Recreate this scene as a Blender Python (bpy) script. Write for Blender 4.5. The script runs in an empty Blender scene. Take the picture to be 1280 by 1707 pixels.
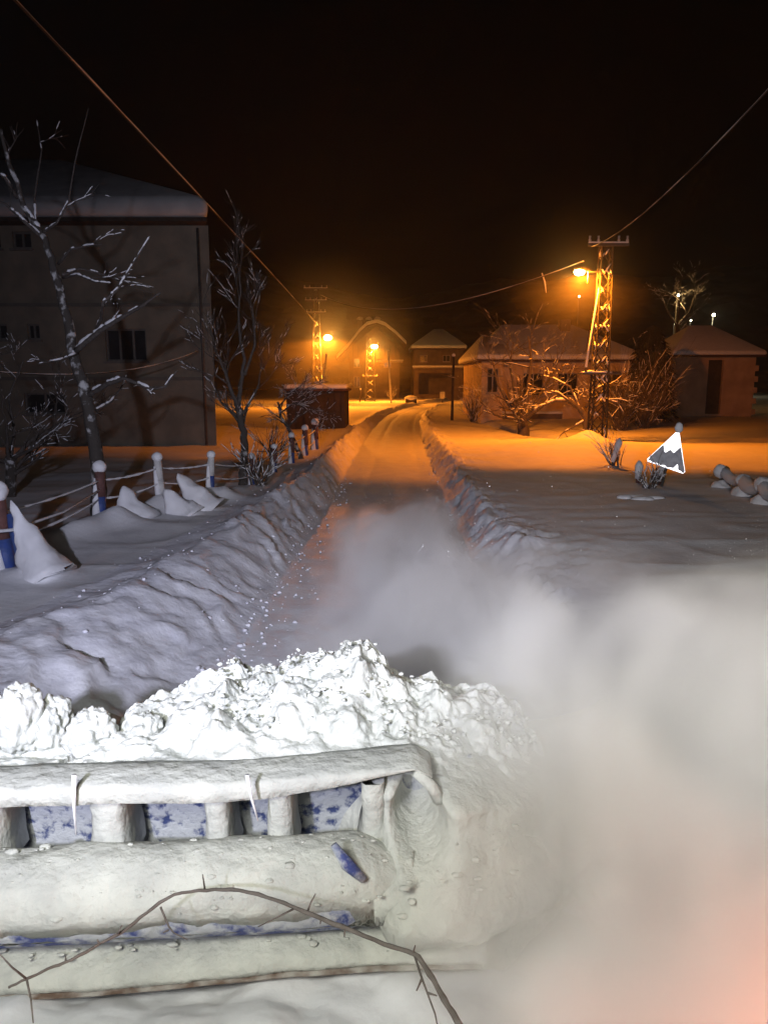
import bpy, math, random
import numpy as np
from mathutils import Vector, Matrix
R = math.radians
random.seed(7)
sc = bpy.context.scene
COL = sc.collection

# ------------------------------------------------------------ camera
CAMH, PITCH, F = 2.7, R(10.05), 1230.0
cam = bpy.data.cameras.new('camera'); camo = bpy.data.objects.new('camera', cam); COL.objects.link(camo)
camo.location = (0, 0, CAMH); camo.rotation_euler = (R(90) - PITCH, 0, 0)
cam.sensor_fit = 'VERTICAL'; cam.sensor_height = 24; cam.lens = 24 * F / 1707
cam.clip_start = 0.05; cam.clip_end = 1500
sc.camera = camo

# ------------------------------------------------------------ world (night)
w = bpy.data.worlds.new('World'); sc.world = w; w.use_nodes = True
nt = w.node_tree; bg = nt.nodes['Background']
sky = nt.nodes.new('ShaderNodeTexSky'); sky.sky_type = 'NISHITA'; sky.sun_disc = False
sky.sun_elevation = R(-5.5); sky.sun_rotation = R(200)
mixw = nt.nodes.new('ShaderNodeMix'); mixw.data_type = 'RGBA'; mixw.inputs[0].default_value = 1.0
mixw.blend_type = 'MULTIPLY'
nt.links.new(sky.outputs[0], mixw.inputs[6]); mixw.inputs[7].default_value = (1.0, .62, .5, 1)
nt.links.new(mixw.outputs[2], bg.inputs[0]); bg.inputs[1].default_value = 0.05

# ------------------------------------------------------------ the plough truck's own working lights, plus two added fill spots
def spot(name, loc, target, power, color, size, blend, radius=.08):
    l = bpy.data.lights.new(name, 'SPOT'); l.energy = power; l.color = color
    l.spot_size = R(size); l.spot_blend = blend; l.shadow_soft_size = radius
    o = bpy.data.objects.new(name, l); COL.objects.link(o); o.location = loc
    o.rotation_euler = (Vector(target) - Vector(loc)).to_track_quat('-Z', 'Y').to_euler()
    return o
spot('truck_and_fill_light', (-1.35, -1.3, 3.3), (-1.6, 13.0, 2.6), 2900, (.77, .78, 1.0), 74, 1.0, .10)
spot('truck_and_fill_light', (1.30, -1.3, 3.3), (3.6, 13.0, 3.5), 1900, (1.0, .94, .93), 74, 1.0, .10)
spot('truck_and_fill_light', (-.9, .2, 3.0), (-.3, 2.1, .4), 400, (1.0, 1.0, .89), 120, .9, .42)  # wide soft fill, added to brighten the blade and the nearest snow
spot('truck_and_fill_light', (1.7, -.2, 3.3), (2.7, 4.0, .5), 120, (1.0, .98, .86), 90, 1.0, .10)  # added fill spot, aimed to brighten the snow cloud
bl = bpy.data.lights.new('truck_beacon', 'POINT'); bl.energy = 300; bl.color = (1, .26, .11); bl.shadow_soft_size = .12
blo = bpy.data.objects.new('truck_beacon', bl); COL.objects.link(blo); blo.location = (2.0, 1.5, .75)

sc.view_settings.view_transform = 'Standard'; sc.view_settings.look = 'None'
sc.view_settings.gamma = 1; sc.view_settings.exposure = 0; sc.view_settings.use_curve_mapping = False
cy = sc.cycles
cy.use_denoising = True
try: cy.denoiser = 'OPENIMAGEDENOISE'
except Exception: pass
cy.max_bounces = 6; cy.diffuse_bounces = 3; cy.glossy_bounces = 2; cy.transmission_bounces = 2
cy.volume_bounces = 2; cy.transparent_max_bounces = 6
cy.sample_clamp_indirect = 3; cy.volume_step_rate = 1.0; cy.volume_max_steps = 48; cy.use_adaptive_sampling = True; cy.adaptive_threshold = .025
cy.caustics_reflective = False; cy.caustics_refractive = False

SODIUM = (1.0, .225, .008)

# ------------------------------------------------------------ helpers
def P(px, py, d):
    """world point seen at photo pixel (px,py) at forward distance d"""
    a = (px - 640) / F; b = (853.5 - py) / F
    dy = math.cos(PITCH) + b * math.sin(PITCH); dz = -math.sin(PITCH) + b * math.cos(PITCH)
    s = d / dy
    return Vector((a * s, d, CAMH + dz * s))

def _h(ix, iy, iz=0):
    n = (ix.astype(np.int64) * 374761393 + iy.astype(np.int64) * 668265263 + np.int64(1) * np.asarray(iz).astype(np.int64) * 2147483647 * 3) & 0xffffffff
    n = ((n ^ (n >> 13)) * 1274126177) & 0xffffffff
    n = ((n ^ (n >> 16)) * 2246822519) & 0xffffffff
    return ((n ^ (n >> 15)) & 0xffffff) / 16777216.0
def vn(x, y, z=None):
    x = np.asarray(x, float); y = np.asarray(y, float)
    z = np.zeros_like(x) if z is None else np.asarray(z, float)
    x0, y0, z0 = np.floor(x), np.floor(y), np.floor(z)
    fx, fy, fz = x - x0, y - y0, z - z0
    fx, fy, fz = [t * t * (3 - 2 * t) for t in (fx, fy, fz)]
    r = 0
    for i in (0, 1):
        for j in (0, 1):
            for k in (0, 1):
                wgt = (fx if i else 1 - fx) * (fy if j else 1 - fy) * (fz if k else 1 - fz)
                r = r + wgt * _h(x0 + i, y0 + j, z0 + k)
    return r
def fbm(x, y, z=None, o=4):
    r = 0; a = .5; s = 0
    for k in range(o):
        f = 2 ** k
        r = r + a * vn(np.asarray(x) * f + 17.3 * k, np.asarray(y) * f + 5.1 * k, None if z is None else np.asarray(z) * f + 9.7 * k)
        s += a; a *= .5
    return r / s
def worley(x, y, z):
    x0, y0, z0 = np.floor(x), np.floor(y), np.floor(z)
    best = np.full_like(x, 9.0)
    for i in (-1, 0, 1):
        for j in (-1, 0, 1):
            for k in (-1, 0, 1):
                cx_, cy_, cz_ = x0 + i, y0 + j, z0 + k
                d = (cx_ + _h(cx_, cy_, cz_) - x) ** 2 + (cy_ + _h(cx_ + 71, cy_, cz_) - y) ** 2 + (cz_ + _h(cx_, cy_ + 37, cz_) - z) ** 2
                best = np.minimum(best, d)
    return np.sqrt(best)

def tag(o, label=None, cat=None, group=None, kind=None):
    if label: o['label'] = label
    if cat: o['category'] = cat
    if group: o['group'] = group
    if kind: o['kind'] = kind
    return o
def thing(name, label, cat, loc=(0, 0, 0), group=None):
    o = bpy.data.objects.new(name, None); COL.objects.link(o); o.location = loc; o.empty_display_size = .2
    return tag(o, label, cat, group)
def link(o, parent=None):
    COL.objects.link(o)
    if parent is not None:
        o.parent = parent
        root = parent
        off = Vector((0, 0, 0))
        while root is not None:
            off += root.location; root = root.parent
        o.data.transform(Matrix.Translation(-off))
    return o
class MB:
    def rough(s, amp, fr):
        a = np.array(s.v); n = [fbm(a[:, 0] * fr + 31 * k, a[:, 1] * fr + 7, a[:, 2] * fr + 50, o=3) - .5 for k in range(3)]
        s.v = [tuple(q) for q in a + 2 * amp * np.stack(n, 1)]; return s
    def __init__(s): s.v = []; s.f = []
    def add(s, vs, fs):
        n = len(s.v); s.v += [tuple(v) for v in vs]; s.f += [tuple(i + n for i in f) for f in fs]; return s
    def box(s, x0, x1, y0, y1, z0, z1):
        v = [(x0, y0, z0), (x1, y0, z0), (x1, y1, z0), (x0, y1, z0), (x0, y0, z1), (x1, y0, z1), (x1, y1, z1), (x0, y1, z1)]
        return s.add(v, [(0, 3, 2, 1), (4, 5, 6, 7), (0, 1, 5, 4), (1, 2, 6, 5), (2, 3, 7, 6), (3, 0, 4, 7)])
    def tube(s, pts, rad, n=6, cap=True, flat=1.0):
        pts = [Vector(p) for p in pts]
        if not hasattr(rad, '__len__'): rad = [rad] * len(pts)
        vs = []; fs = []
        ref = None
        for i, p in enumerate(pts):
            t = (pts[min(i + 1, len(pts) - 1)] - pts[max(i - 1, 0)])
            if t.length < 1e-9: t = Vector((0, 0, 1))
            t.normalize()
            if ref is None: ref = Vector((0, 0, 1)) if abs(t.z) < .9 else Vector((0, 1, 0))
            a = (ref - t * ref.dot(t))
            if a.length < 1e-3: a = t.orthogonal()
            a.normalize(); ref = a
            b = t.cross(a)
            for k in range(n):
                an = 2 * math.pi * k / n
                vs.append(p + (a * math.cos(an) * flat + b * math.sin(an)) * rad[i])
        for i in range(len(pts) - 1):
            for k in range(n):
                k2 = (k + 1) % n
                fs.append((i * n + k, i * n + k2, (i + 1) * n + k2, (i + 1) * n + k))
        if cap:
            fs.append(tuple(reversed(range(n)))); m = (len(pts) - 1) * n; fs.append(tuple(m + k for k in range(n)))
        return s.add(vs, fs)
    def blob(s, c, r, seed=0, amp=.2, freq=2.0, sub=2, chunky=0.0):
        V, Fc = ico(sub)
        V = np.array(V); N = V / np.linalg.norm(V, axis=1)[:, None]
        d = 1 + amp * 2 * (fbm(N[:, 0] * freq + seed * 3.7 + 50, N[:, 1] * freq + 50, N[:, 2] * freq + 50 + seed) - .5)
        if chunky: d = d + chunky * (.5 - worley(N[:, 0] * freq * 2 + seed * 5.1 + 90, N[:, 1] * freq * 2 + 90, N[:, 2] * freq * 2 + 90))
        r = np.array(r if hasattr(r, '__len__') else (r, r, r))
        W = N * d[:, None] * r + np.array(c)
        return s.add([tuple(q) for q in W], Fc)
    def build(s, name, m, parent=None, smooth=True, bevel=0, auto=None):
        me = bpy.data.meshes.new(name); me.from_pydata(s.v, [], s.f); me.update()
        if m: me.materials.append(m)
        if smooth: me.polygons.foreach_set('use_smooth', [True] * len(me.polygons))
        o = bpy.data.objects.new(name, me); link(o, parent)
        if bevel:
            b = o.modifiers.new('bevel', 'BEVEL'); b.width = bevel; b.segments = 3; b.limit_method = 'ANGLE'; b.angle_limit = R(30)
        return o
_ico = {}
def ico(sub):
    if sub in _ico: return _ico[sub]
    import bmesh
    bm = bmesh.new(); bmesh.ops.create_icosphere(bm, subdivisions=sub, radius=1)
    r = ([tuple(v.co) for v in bm.verts], [tuple(v.index for v in f.verts) for f in bm.faces]); bm.free()
    _ico[sub] = r; return r

# ------------------------------------------------------------ materials
def mat(name, c1, c2=None, scale=5, rough=.7, metal=0, bump=0, bscale=30, detail=5, spec=.3, lo=.35, hi=.65):
    m = bpy.data.materials.new(name); m.use_nodes = True; t = m.node_tree; b = t.nodes['Principled BSDF']
    b.inputs['Roughness'].default_value = rough; b.inputs['Metallic'].default_value = metal
    b.inputs['Specular IOR Level'].default_value = spec
    tc = t.nodes.new('ShaderNodeTexCoord')
    if c2 is None: c2 = tuple(min(1, k * .82) for k in c1)
    n = t.nodes.new('ShaderNodeTexNoise'); n.inputs['Scale'].default_value = scale; n.inputs['Detail'].default_value = detail
    t.links.new(tc.outputs['Object'], n.inputs['Vector'])
    r = t.nodes.new('ShaderNodeValToRGB'); r.color_ramp.elements[0].position = lo; r.color_ramp.elements[1].position = hi
    r.color_ramp.elements[0].color = (*c1, 1); r.color_ramp.elements[1].color = (*c2, 1)
    t.links.new(n.outputs[0], r.inputs[0]); t.links.new(r.outputs[0], b.inputs['Base Color'])
    if bump:
        n2 = t.nodes.new('ShaderNodeTexNoise'); n2.inputs['Scale'].default_value = bscale; n2.inputs['Detail'].default_value = 6
        t.links.new(tc.outputs['Object'], n2.inputs['Vector'])
        bp = t.nodes.new('ShaderNodeBump'); bp.inputs['Strength'].default_value = bump; bp.inputs['Distance'].default_value = .03
        t.links.new(n2.outputs[0], bp.inputs['Height']); t.links.new(bp.outputs[0], b.inputs['Normal'])
    return m
def emis(name, col, st):
    m = bpy.data.materials.new(name); m.use_nodes = True; t = m.node_tree; b = t.nodes['Principled BSDF']
    b.inputs['Base Color'].default_value = (*col, 1); b.inputs['Emission Color'].default_value = (*col, 1); b.inputs['Emission Strength'].default_value = st
    return m
SNOW = mat('fresh_snow', (.80, .81, .83), (.74, .75, .78), 3, .65, bump=.25, bscale=14, spec=.25)
SNOWR = mat('road_snow', (.76, .77, .80), (.68, .69, .73), 2, .55, bump=.35, bscale=9, spec=.3)
SNOWB = mat('bank_snow', (.80, .81, .86), (.72, .73, .80), 4, .6, bump=.5, bscale=11, spec=.3)
PILE = mat('broken_snow', (.66, .675, .63), (.57, .59, .55), 6, .6, bump=.5, bscale=28, spec=.3)
CAKED = mat('caked_snow', (.57, .58, .53), (.44, .45, .42), 5, .7, bump=.8, bscale=16, spec=.25)
BARK = mat('bark', (.055, .045, .04), (.10, .085, .075), 18, .9, bump=.7, bscale=40)
FROSTBARK = mat('frosted_bark', (.06, .052, .045), (.50, .50, .50), 7, .9, bump=.7, bscale=40, lo=.54, hi=.66)
DARKW = mat('dark_wood', (.06, .045, .035), (.035, .025, .02), 6, .85, bump=.4)
METAL = mat('galvanised_steel', (.11, .105, .10), (.07, .065, .06), 8, .55, metal=.5, bump=.2)
DIMSTEEL = mat('weathered_steel', (.05, .045, .04), (.03, .028, .026), 8, .7, metal=.2, bump=.2)
STUCCO = mat('grey_stucco', (.25, .215, .165), (.17, .15, .12), 1.3, .9, bump=.3, bscale=25)
CREAM = mat('cream_plaster', (.72, .55, .34), (.56, .42, .26), 1.1, .85, bump=.3, bscale=20)
TAN = mat('tan_plaster', (.50, .34, .22), (.36, .24, .16), 1.1, .85, bump=.3, bscale=20)
BROWN = mat('brown_plaster', (.17, .12, .09), (.11, .08, .06), 1.2, .85, bump=.2)
SHEDM = mat('dark_boards', (.055, .04, .035), (.035, .027, .022), 3, .85, bump=.5, bscale=12)
GLASS = mat('dark_glass', (.03, .032, .036), (.02, .02, .022), 2, .12, spec=.6)
FRAMEM = mat('painted_frame', (.42, .38, .34), (.34, .30, .27), 9, .6)
ROOFT = mat('roof_tile', (.10, .05, .035), (.07, .035, .03), 5, .8, bump=.4)
BLUEP = mat('blue_paint', (.035, .07, .26), (.05, .08, .20), 9, .5, bump=.3)
REDP = mat('red_brown_paint', (.16, .07, .06), (.10, .05, .045), 9, .7, bump=.3)
WHITEP = mat('white_paint', (.62, .62, .60), (.5, .5, .49), 9, .6, bump=.3)
LAMPE = emis('lamp_glow', (1, .60, .12), 260)
LAMPW = emis('white_lamp_glow', (1, .93, .6), 30)
HILLM = mat('dark_forest_hill', (.05, .045, .04), (.10, .10, .10), .08, .95, bump=.5, bscale=.4)

# blade material: blue paint with frosted-on snow in ragged patches
def frosted(name, thr, paint=(.03, .055, .24), sc_=7, soft=.06):
    m = bpy.data.materials.new(name); m.use_nodes = True; t = m.node_tree; b = t.nodes['Principled BSDF']
    tc = t.nodes.new('ShaderNodeTexCoord')
    n = t.nodes.new('ShaderNodeTexNoise'); n.inputs['Scale'].default_value = sc_; n.inputs['Detail'].default_value = 8; n.inputs['Roughness'].default_value = .62
    t.links.new(tc.outputs['Object'], n.inputs['Vector'])
    r = t.nodes.new('ShaderNodeValToRGB'); r.color_ramp.elements[0].position = thr - soft; r.color_ramp.elements[1].position = thr + soft
    r.color_ramp.elements[0].color = (*paint, 1); r.color_ramp.elements[1].color = (.46, .48, .50, 1)
    t.links.new(n.outputs[0], r.inputs[0]); t.links.new(r.outputs[0], b.inputs['Base Color'])
    bp = t.nodes.new('ShaderNodeBump'); bp.inputs['Strength'].default_value = .6; bp.inputs['Distance'].default_value = .03
    t.links.new(n.outputs[0], bp.inputs['Height']); t.links.new(bp.outputs[0], b.inputs['Normal'])
    b.inputs['Roughness'].default_value = .6
    return m
FROST = frosted('frosted_blue_plate', .43, (.045, .065, .17), 16, .06)
FROST2 = frosted('blue_beam_paint', .50, (.035, .055, .20), 10, .08)

# ------------------------------------------------------------ terrain
def cxr(y): return np.interp(y, [-60, 0, 10, 17, 30, 40, 50, 62, 75, 90, 105, 125, 400], [.15, .15, .15, .22, .5, .8, 1.2, 2.0, 3.7, 6.6, 11, 19, 130])
def foot_l(y): return np.interp(y, [0, 6.7, 9.8, 17, 32, 60], [-1.75, -1.65, -1.5, -1.4, -1.5, -1.5])
def crest_l(y): return np.interp(y, [0, 6, 8, 10.8, 17.3, 30, 60], [-3.6, -3.35, -2.95, -2.55, -2.15, -2.1, -2.1])
def foot_r(y): return np.interp(y, [0, 8, 17, 40, 80], [1.3, 1.25, 1.15, 1.15, 1.2])
def crest_r(y): return np.interp(y, [0, 8, 17, 40, 80], [1.95, 1.85, 1.7, 1.65, 1.7])
FENCE = [(-4.38, 8.5), (-4.45, 11.6), (-3.85, 12.9), (-3.32, 14.2)]
def ss(t): t = np.clip(t, 0, 1); return t * t * (3 - 2 * t)
def hgt(x, y):
    x = np.asarray(x, float); y = np.asarray(y, float)
    u = x - cxr(y)
    base = .02 * (fbm(x * .8 + 40, y * .5 + 40) - .5)
    # tyre tracks
    base = base - .035 * (np.exp(-((u - .72) / .17) ** 2) + np.exp(-((u + .72) / .17) ** 2)) * (.5 + .5 * vn(x * .2 + 9, y * .9 + 5))
    base = base + .03 * (fbm(x * 5 + 90, y * 5 + 90, o=3) - .5)
    # left bank
    fl, cl = foot_l(y), crest_l(y)
    fl = fl + .18 * (fbm(y * .9 + 3, y * 0 + 2, o=3) - .5)
    cl = cl + .35 * (fbm(y * .8 + 30, y * 0 + 7, o=3) - .5)
    t = (fl - u) / (fl - cl)
    hc = np.interp(y, [0, 8, 20, 60], [.56, .57, .54, .42]) + .14 * (fbm(y * 1.1 + 60, y * 0 + 3, o=3) - .5)
    sh = np.interp(y, [0, 8, 20, 60], [.45, .43, .39, .30]) + .10 * (fbm(x * .35 + 5, y * .35 + 5, o=3) - .5)
    hl = np.where(t < 1, hc * ss(t) ** .8, sh + (hc - sh) * np.exp(-np.clip(t - 1, 0, 50) * (cl - fl) / -.28))
    wl = np.where(t > 0, 1.0, 0)
    # curled ribbons thrown by the plough: folds slanting along the bank
    wrp = 1.9 * fbm(x * .9 + 11, y * .55 + 31, o=3)
    sl = np.clip(fl - u, 0, 3)
    ph = (y - .95 * sl ** 1.7) * 1.25 + wrp * 2.6 + .9 * fbm(x * 2.4 + 3, y * 2.4 + 8, o=2)
    fr_ = ph - np.floor(ph); rd = np.where(fr_ < .72, fr_ / .72, (1 - fr_) / .28)
    ph2 = ph * 2.6 + 1.9 * vn(x * 2 + 3, y * 2 + 9)
    rd2 = 1 - np.abs(2 * (ph2 - np.floor(ph2)) - 1)
    env = ss(t / .3) * np.where(t < 1, 1.0, np.exp(-(t - 1) * 4.5))
    fade = np.interp(y, [0, 25, 60], [1, .9, .6])
    hl = hl + env * fade * np.interp(y, [0, 7, 11], [.62, .72, 1]) * (.15 * rd ** 1.4 * (.15 + 1.2 * vn(np.floor(ph) * 7.3 + 60, y * 0 + 4)) * (.35 + .8 * vn(x * 1.6 + 60, y * 1.6)) * np.interp(t, [0, .75, 1.05], [1, .8, .35]) + .055 * rd2 ** 1.5 * vn(x * 1.7, y * 1.7 + 8) + .12 * (fbm(x * 3 + 70, y * 3 + 20, o=4) - .5))
    rough = ss((y - 15) / 10) * env
    hl = hl + rough * .16 * (fbm(x * 6 + 7, y * 3 + 2, o=4) - .5)
    # right bank
    fr = foot_r(y) + .22 * (fbm(y * 1.3 + 33, y * 0 + 12, o=3) - .5); cr = crest_r(y) + .3 * (fbm(y * 1.2 + 83, y * 0 + 17, o=3) - .5)
    tr = (u - fr) / (cr - fr)
    hcr = np.interp(y, [0, 11, 16, 25, 60], [.34, .36, .42, .42, .34]) + .16 * (fbm(y * 2.0 + 160, y * 0 + 3, o=4) - .5)
    shr = np.interp(y, [0, 8, 20, 60], [.36, .36, .34, .26]) + .08 * (fbm(x * .3 + 65, y * .3 + 5, o=3) - .5)
    hr = np.where(tr < 1, hcr * ss(tr), shr + (hcr - shr) * np.exp(-np.clip(tr - 1, 0, 50) * .9))
    envr = ss(tr / .35) * np.where(tr < 1, 1.0, np.exp(-(tr - 1) * 1.3))
    ph = (y * 1.6 - u * 1.2) * 1.6 + 1.5 * fbm(x * 1.5 + 21, y * 1.5 + 1, o=3); rdr = 1 - np.abs(2 * (ph - np.floor(ph)) - 1)
    hr = hr + envr * (.09 * rdr ** 1.4 + .20 * (fbm(x * 5 + 270, y * 4 + 20, o=4) - .5))
    h = np.where(t > 0, np.maximum(hl, 0) + base * .3, np.where(tr > 0, np.maximum(hr, 0) + base * .3, base))
    # wind-smoothed mound round the foot of the right tower, ditch beside it
    h = h + .34 * np.exp(-((x - 6.6) / 3.4) ** 2 - ((y - 25.5) / 3.3) ** 2)
    h = h + .35 * np.exp(-((x - 7.5) / .55) ** 2 - ((y - 27.2) / .5) ** 2)
    dx = x - np.interp(y, [28, 47], [7.3, 6.0])
    h = h - .32 * np.exp(-(dx / .45) ** 2) * ss((y - 30) / 3) * ss((49 - y) / 3)
    # drifts piled against the fence posts
    for i, (fx, fy) in enumerate(FENCE):  # drift cones
        h = h + (.30 if i else .18) * np.exp(-np.sqrt(((x - fx - .25) / .42) ** 2 + ((y - fy + .12) / .30) ** 2) * 1.2) * (.7 if i == 1 else 1)
    h = h + .16 * np.exp(-((x - (-4.9 + (y - 10) * .34)) / .35) ** 2) * ss((y - 7.5) / 2) * ss((17 - y) / 3) * (.4 + vn(x * 2, y * 1.4 + 9))
    h = h + ss((np.abs(u) - 2.4) / 1) * (.022 * (fbm(x * 2.6 + 9, y * 1.6 + 5, o=3) - .5) + .03 * (1 - np.abs(2 * vn(x * .8 + 41, y * 2.2 + 7) - 1)) ** 3)
    # small drifts on the open snow field right
    h = h + .05 * (fbm(x * .9 + 300, y * .5 + 12, o=3) - .5) * ss((u - 2.2) / 2)
    h = h + np.where(t > 1.2, .07 * (fbm(x * .7 + 10, y * .7 + 112, o=3) - .5), 0)
    return h
def gz(x, y): return float(hgt(np.array([x]), np.array([y]))[0])
def S(x, y, dz=0): return Vector((x, y, gz(x, y) + dz))

ys = [-40, -20, -10, -5, -2, 0, 1.2]
y = 2.0
while y < 420: ys.append(y); y *= 1.0105 if y < 45 else 1.022
us = list(np.arange(-4.2, 3.4, .032))
g = .04; q = us[-1]; right = []
while q < 500: g *= 1.045; q += g; right.append(q)
g = .04; q = us[0]; left = []
while q > -500: g *= 1.045; q -= g; left.append(q)
us = np.array(left[::-1] + us + right); ys = np.array(ys)
U, Y = np.meshgrid(us, ys); X = U + cxr(Y); Z = hgt(X, Y)
nu, ny = len(us), len(ys)
uc = (us[:-1] + us[1:]) / 2; yc = (ys[:-1] + ys[1:]) / 2
UC, YC = np.meshgrid(uc, yc)
def outline_l(y): return crest_l(y) - .55
def outline_r(y): return crest_r(y) + .45
reg = np.zeros(UC.shape, int)
reg[(UC < foot_r(YC)) & (UC > foot_l(YC))] = 1
reg[(UC <= foot_l(YC)) & (UC > outline_l(YC)) & (YC < 130)] = 2
reg[(UC >= foot_r(YC)) & (UC < outline_r(YC)) & (YC < 130)] = 3
flatv = np.stack([X.ravel(), Y.ravel(), Z.ravel()], 1)
for k, (nm, mt_, lb) in enumerate([('ground', SNOW, 'smooth deep snow covering the verges and yards'), ('road', SNOWR, 'ploughed snow packed road running to the lamps'),
                         ('snow_bank', SNOWB, 'tall curled snow bank on the left side of the road'), ('snow_bank', SNOWB, 'low crumbly snow bank on the right side of the road')]):
    jj, ii = np.nonzero(reg == k)
    a = jj * nu + ii; quads = np.stack([a, a + 1, a + nu + 1, a + nu], 1)
    used, inv = np.unique(quads.ravel(), return_inverse=True)
    me = bpy.data.meshes.new(nm); me.from_pydata(flatv[used].tolist(), [], inv.reshape(-1, 4).tolist()); me.update()
    me.polygons.foreach_set('use_smooth', [True] * len(me.polygons)); me.materials.append(mt_)
    o = bpy.data.objects.new(nm, me); COL.objects.link(o); tag(o, lb, kind='structure')

# dark wooded hills closing the valley
xs_h = np.linspace(-420, 420, 140); ys_h = np.linspace(165, 420, 50)
XH, YH = np.meshgrid(xs_h, ys_h)
ZH = -2 + 62 * ss((YH - 165) / 230) * (.55 + .7 * fbm(XH * .008 + 3, YH * .006 + 8)) * (1 - .3 * np.exp(-((XH - 10) / 60) ** 2)) + 5 * fbm(XH * .12 + 33, YH * .12 + 3)
n = len(xs_h); a = (np.arange(len(ys_h) - 1)[:, None] * n + np.arange(n - 1)[None]).ravel()
me = bpy.data.meshes.new('hills'); me.from_pydata(np.stack([XH.ravel(), YH.ravel(), ZH.ravel()], 1).tolist(), [], np.stack([a, a + 1, a + n + 1, a + n], 1).tolist())
me.materials.append(HILLM); o = bpy.data.objects.new('hills', me); COL.objects.link(o); tag(o, 'dark wooded hills behind the village', kind='structure')

# ------------------------------------------------------------ trees
def grow(lines, p, d, L, r, lev, rng, up=.25, spread=.6, nseg=5):
    pts = [p.copy()]; rad = [r]
    dd = d.normalized()
    for i in range(nseg):
        dd = (dd + Vector((rng.gauss(0, .13), rng.gauss(0, .13), rng.gauss(0, .11) + up * .12))).normalized()
        pts.append(pts[-1] + dd * L / nseg); rad.append(max(.0035, r * (1 - .72 * (i + 1) / nseg)))
    lines.append((pts, rad))
    if lev <= 0: return
    nb = rng.randint(4, 6)
    for k in range(nb):
        f = rng.uniform(.3, 1.0); i = min(nseg - 1, int(f * nseg)); q = pts[i].lerp(pts[i + 1], f * nseg - i)
        ax = Vector((rng.gauss(0, 1), rng.gauss(0, 1), rng.gauss(0, .5))).normalized()
        nd = (dd + ax * spread * rng.uniform(.8, 1.7)).normalized()
        grow(lines, q, nd, L * rng.uniform(.4, .68), max(.004, rad[i] * .6), lev - 1, rng, up, spread, max(3, nseg - 1))
def snow_lines(mb, lines, rng, prob=.5, k=1.0, minr=.0045, load=None):
    k = k * .62
    for pts, rad in lines:
        i = 0
        while i < len(pts) - 1:
            if rng.random() < prob:
                j = min(len(pts) - 1, i + rng.randint(1, 3)); seg = pts[i:j + 1]
                dirv = (seg[-1] - seg[0])
                if dirv.length > 1e-6 and abs(dirv.normalized().z) < .93:
                    fine = []
                    for a_, b_ in zip(seg[:-1], seg[1:]):
                        for q in range(3): fine.append(a_.lerp(b_, q / 3))
                    fine.append(seg[-1])
                    rr = [max(minr, (rad[i] * .9 + .006) * k) * (.25 if q in (0, len(fine) - 1) else rng.uniform(.75, 1.3)) for q in range(len(fine))]
                    fine = [f + Vector((0, 0, rad[i] * .6 + rr[q] * .45)) for q, f in enumerate(fine)]
                    mb.tube(fine, rr, 6)
                i = j
            else: i += 1
def tree(name, label, cat, base, main, lev, seed, L=1.2, snow=.5, sk=1.0, group=None, up=.25, extra_n=3, twr=1.0, spread=.6):
    """main: list of (points, r0, r1) limbs; random branching added along them"""
    rng = random.Random(seed)
    root = thing(name, label, cat, base, group)
    tr, br, sn = MB(), MB(), MB()
    lines = []; mains = []
    for li, (pts, r0, r1) in enumerate(main):
        pts = [Vector(p) for p in pts]; fine = []
        for a_, b_ in zip(pts[:-1], pts[1:]):
            for q in range(4): fine.append(a_.lerp(b_, q / 4) + Vector((rng.gauss(0, r0 * .12), rng.gauss(0, r0 * .12), 0)))
        fine.append(pts[-1])
        rad = [r0 + (r1 - r0) * q / (len(fine) - 1) for q in range(len(fine))]
        (tr if li == 0 else br).tube(fine, rad, 9)
        mains.append((fine, rad))
        for k in range(extra_n):
            f = rng.uniform(.35, 1) * (len(fine) - 1); i = min(len(fine) - 2, int(f))
            dd = (fine[i + 1] - fine[i]).normalized()
            nd = (dd * .8 + Vector((rng.gauss(0, spread), rng.gauss(0, spread), rng.gauss(0, .35) + .1))).normalized()
            grow(lines, fine[i], nd, L * rng.uniform(.6, 1.1), max(.006, rad[i] * .5) * twr, lev, rng, up, spread)
    for pts, rad in lines: br.tube(pts, rad, 4, cap=False)
    snow_lines(sn, mains, rng, snow * .9, sk); snow_lines(sn, lines, rng, snow * .55, sk * .9)
    tr.build('trunk', FROSTBARK if base[0] < 0 else BARK, root)
    if br.v: br.build('branches', BARK, root)
    if sn.v: sn.build('snow', SNOW, root)
    return root

def pl(d, *pp): return [P(a, b, d + (c if False else 0)) for a, b in pp]
def pld(pp): return [P(a, b, d) for a, b, d in pp]
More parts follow.
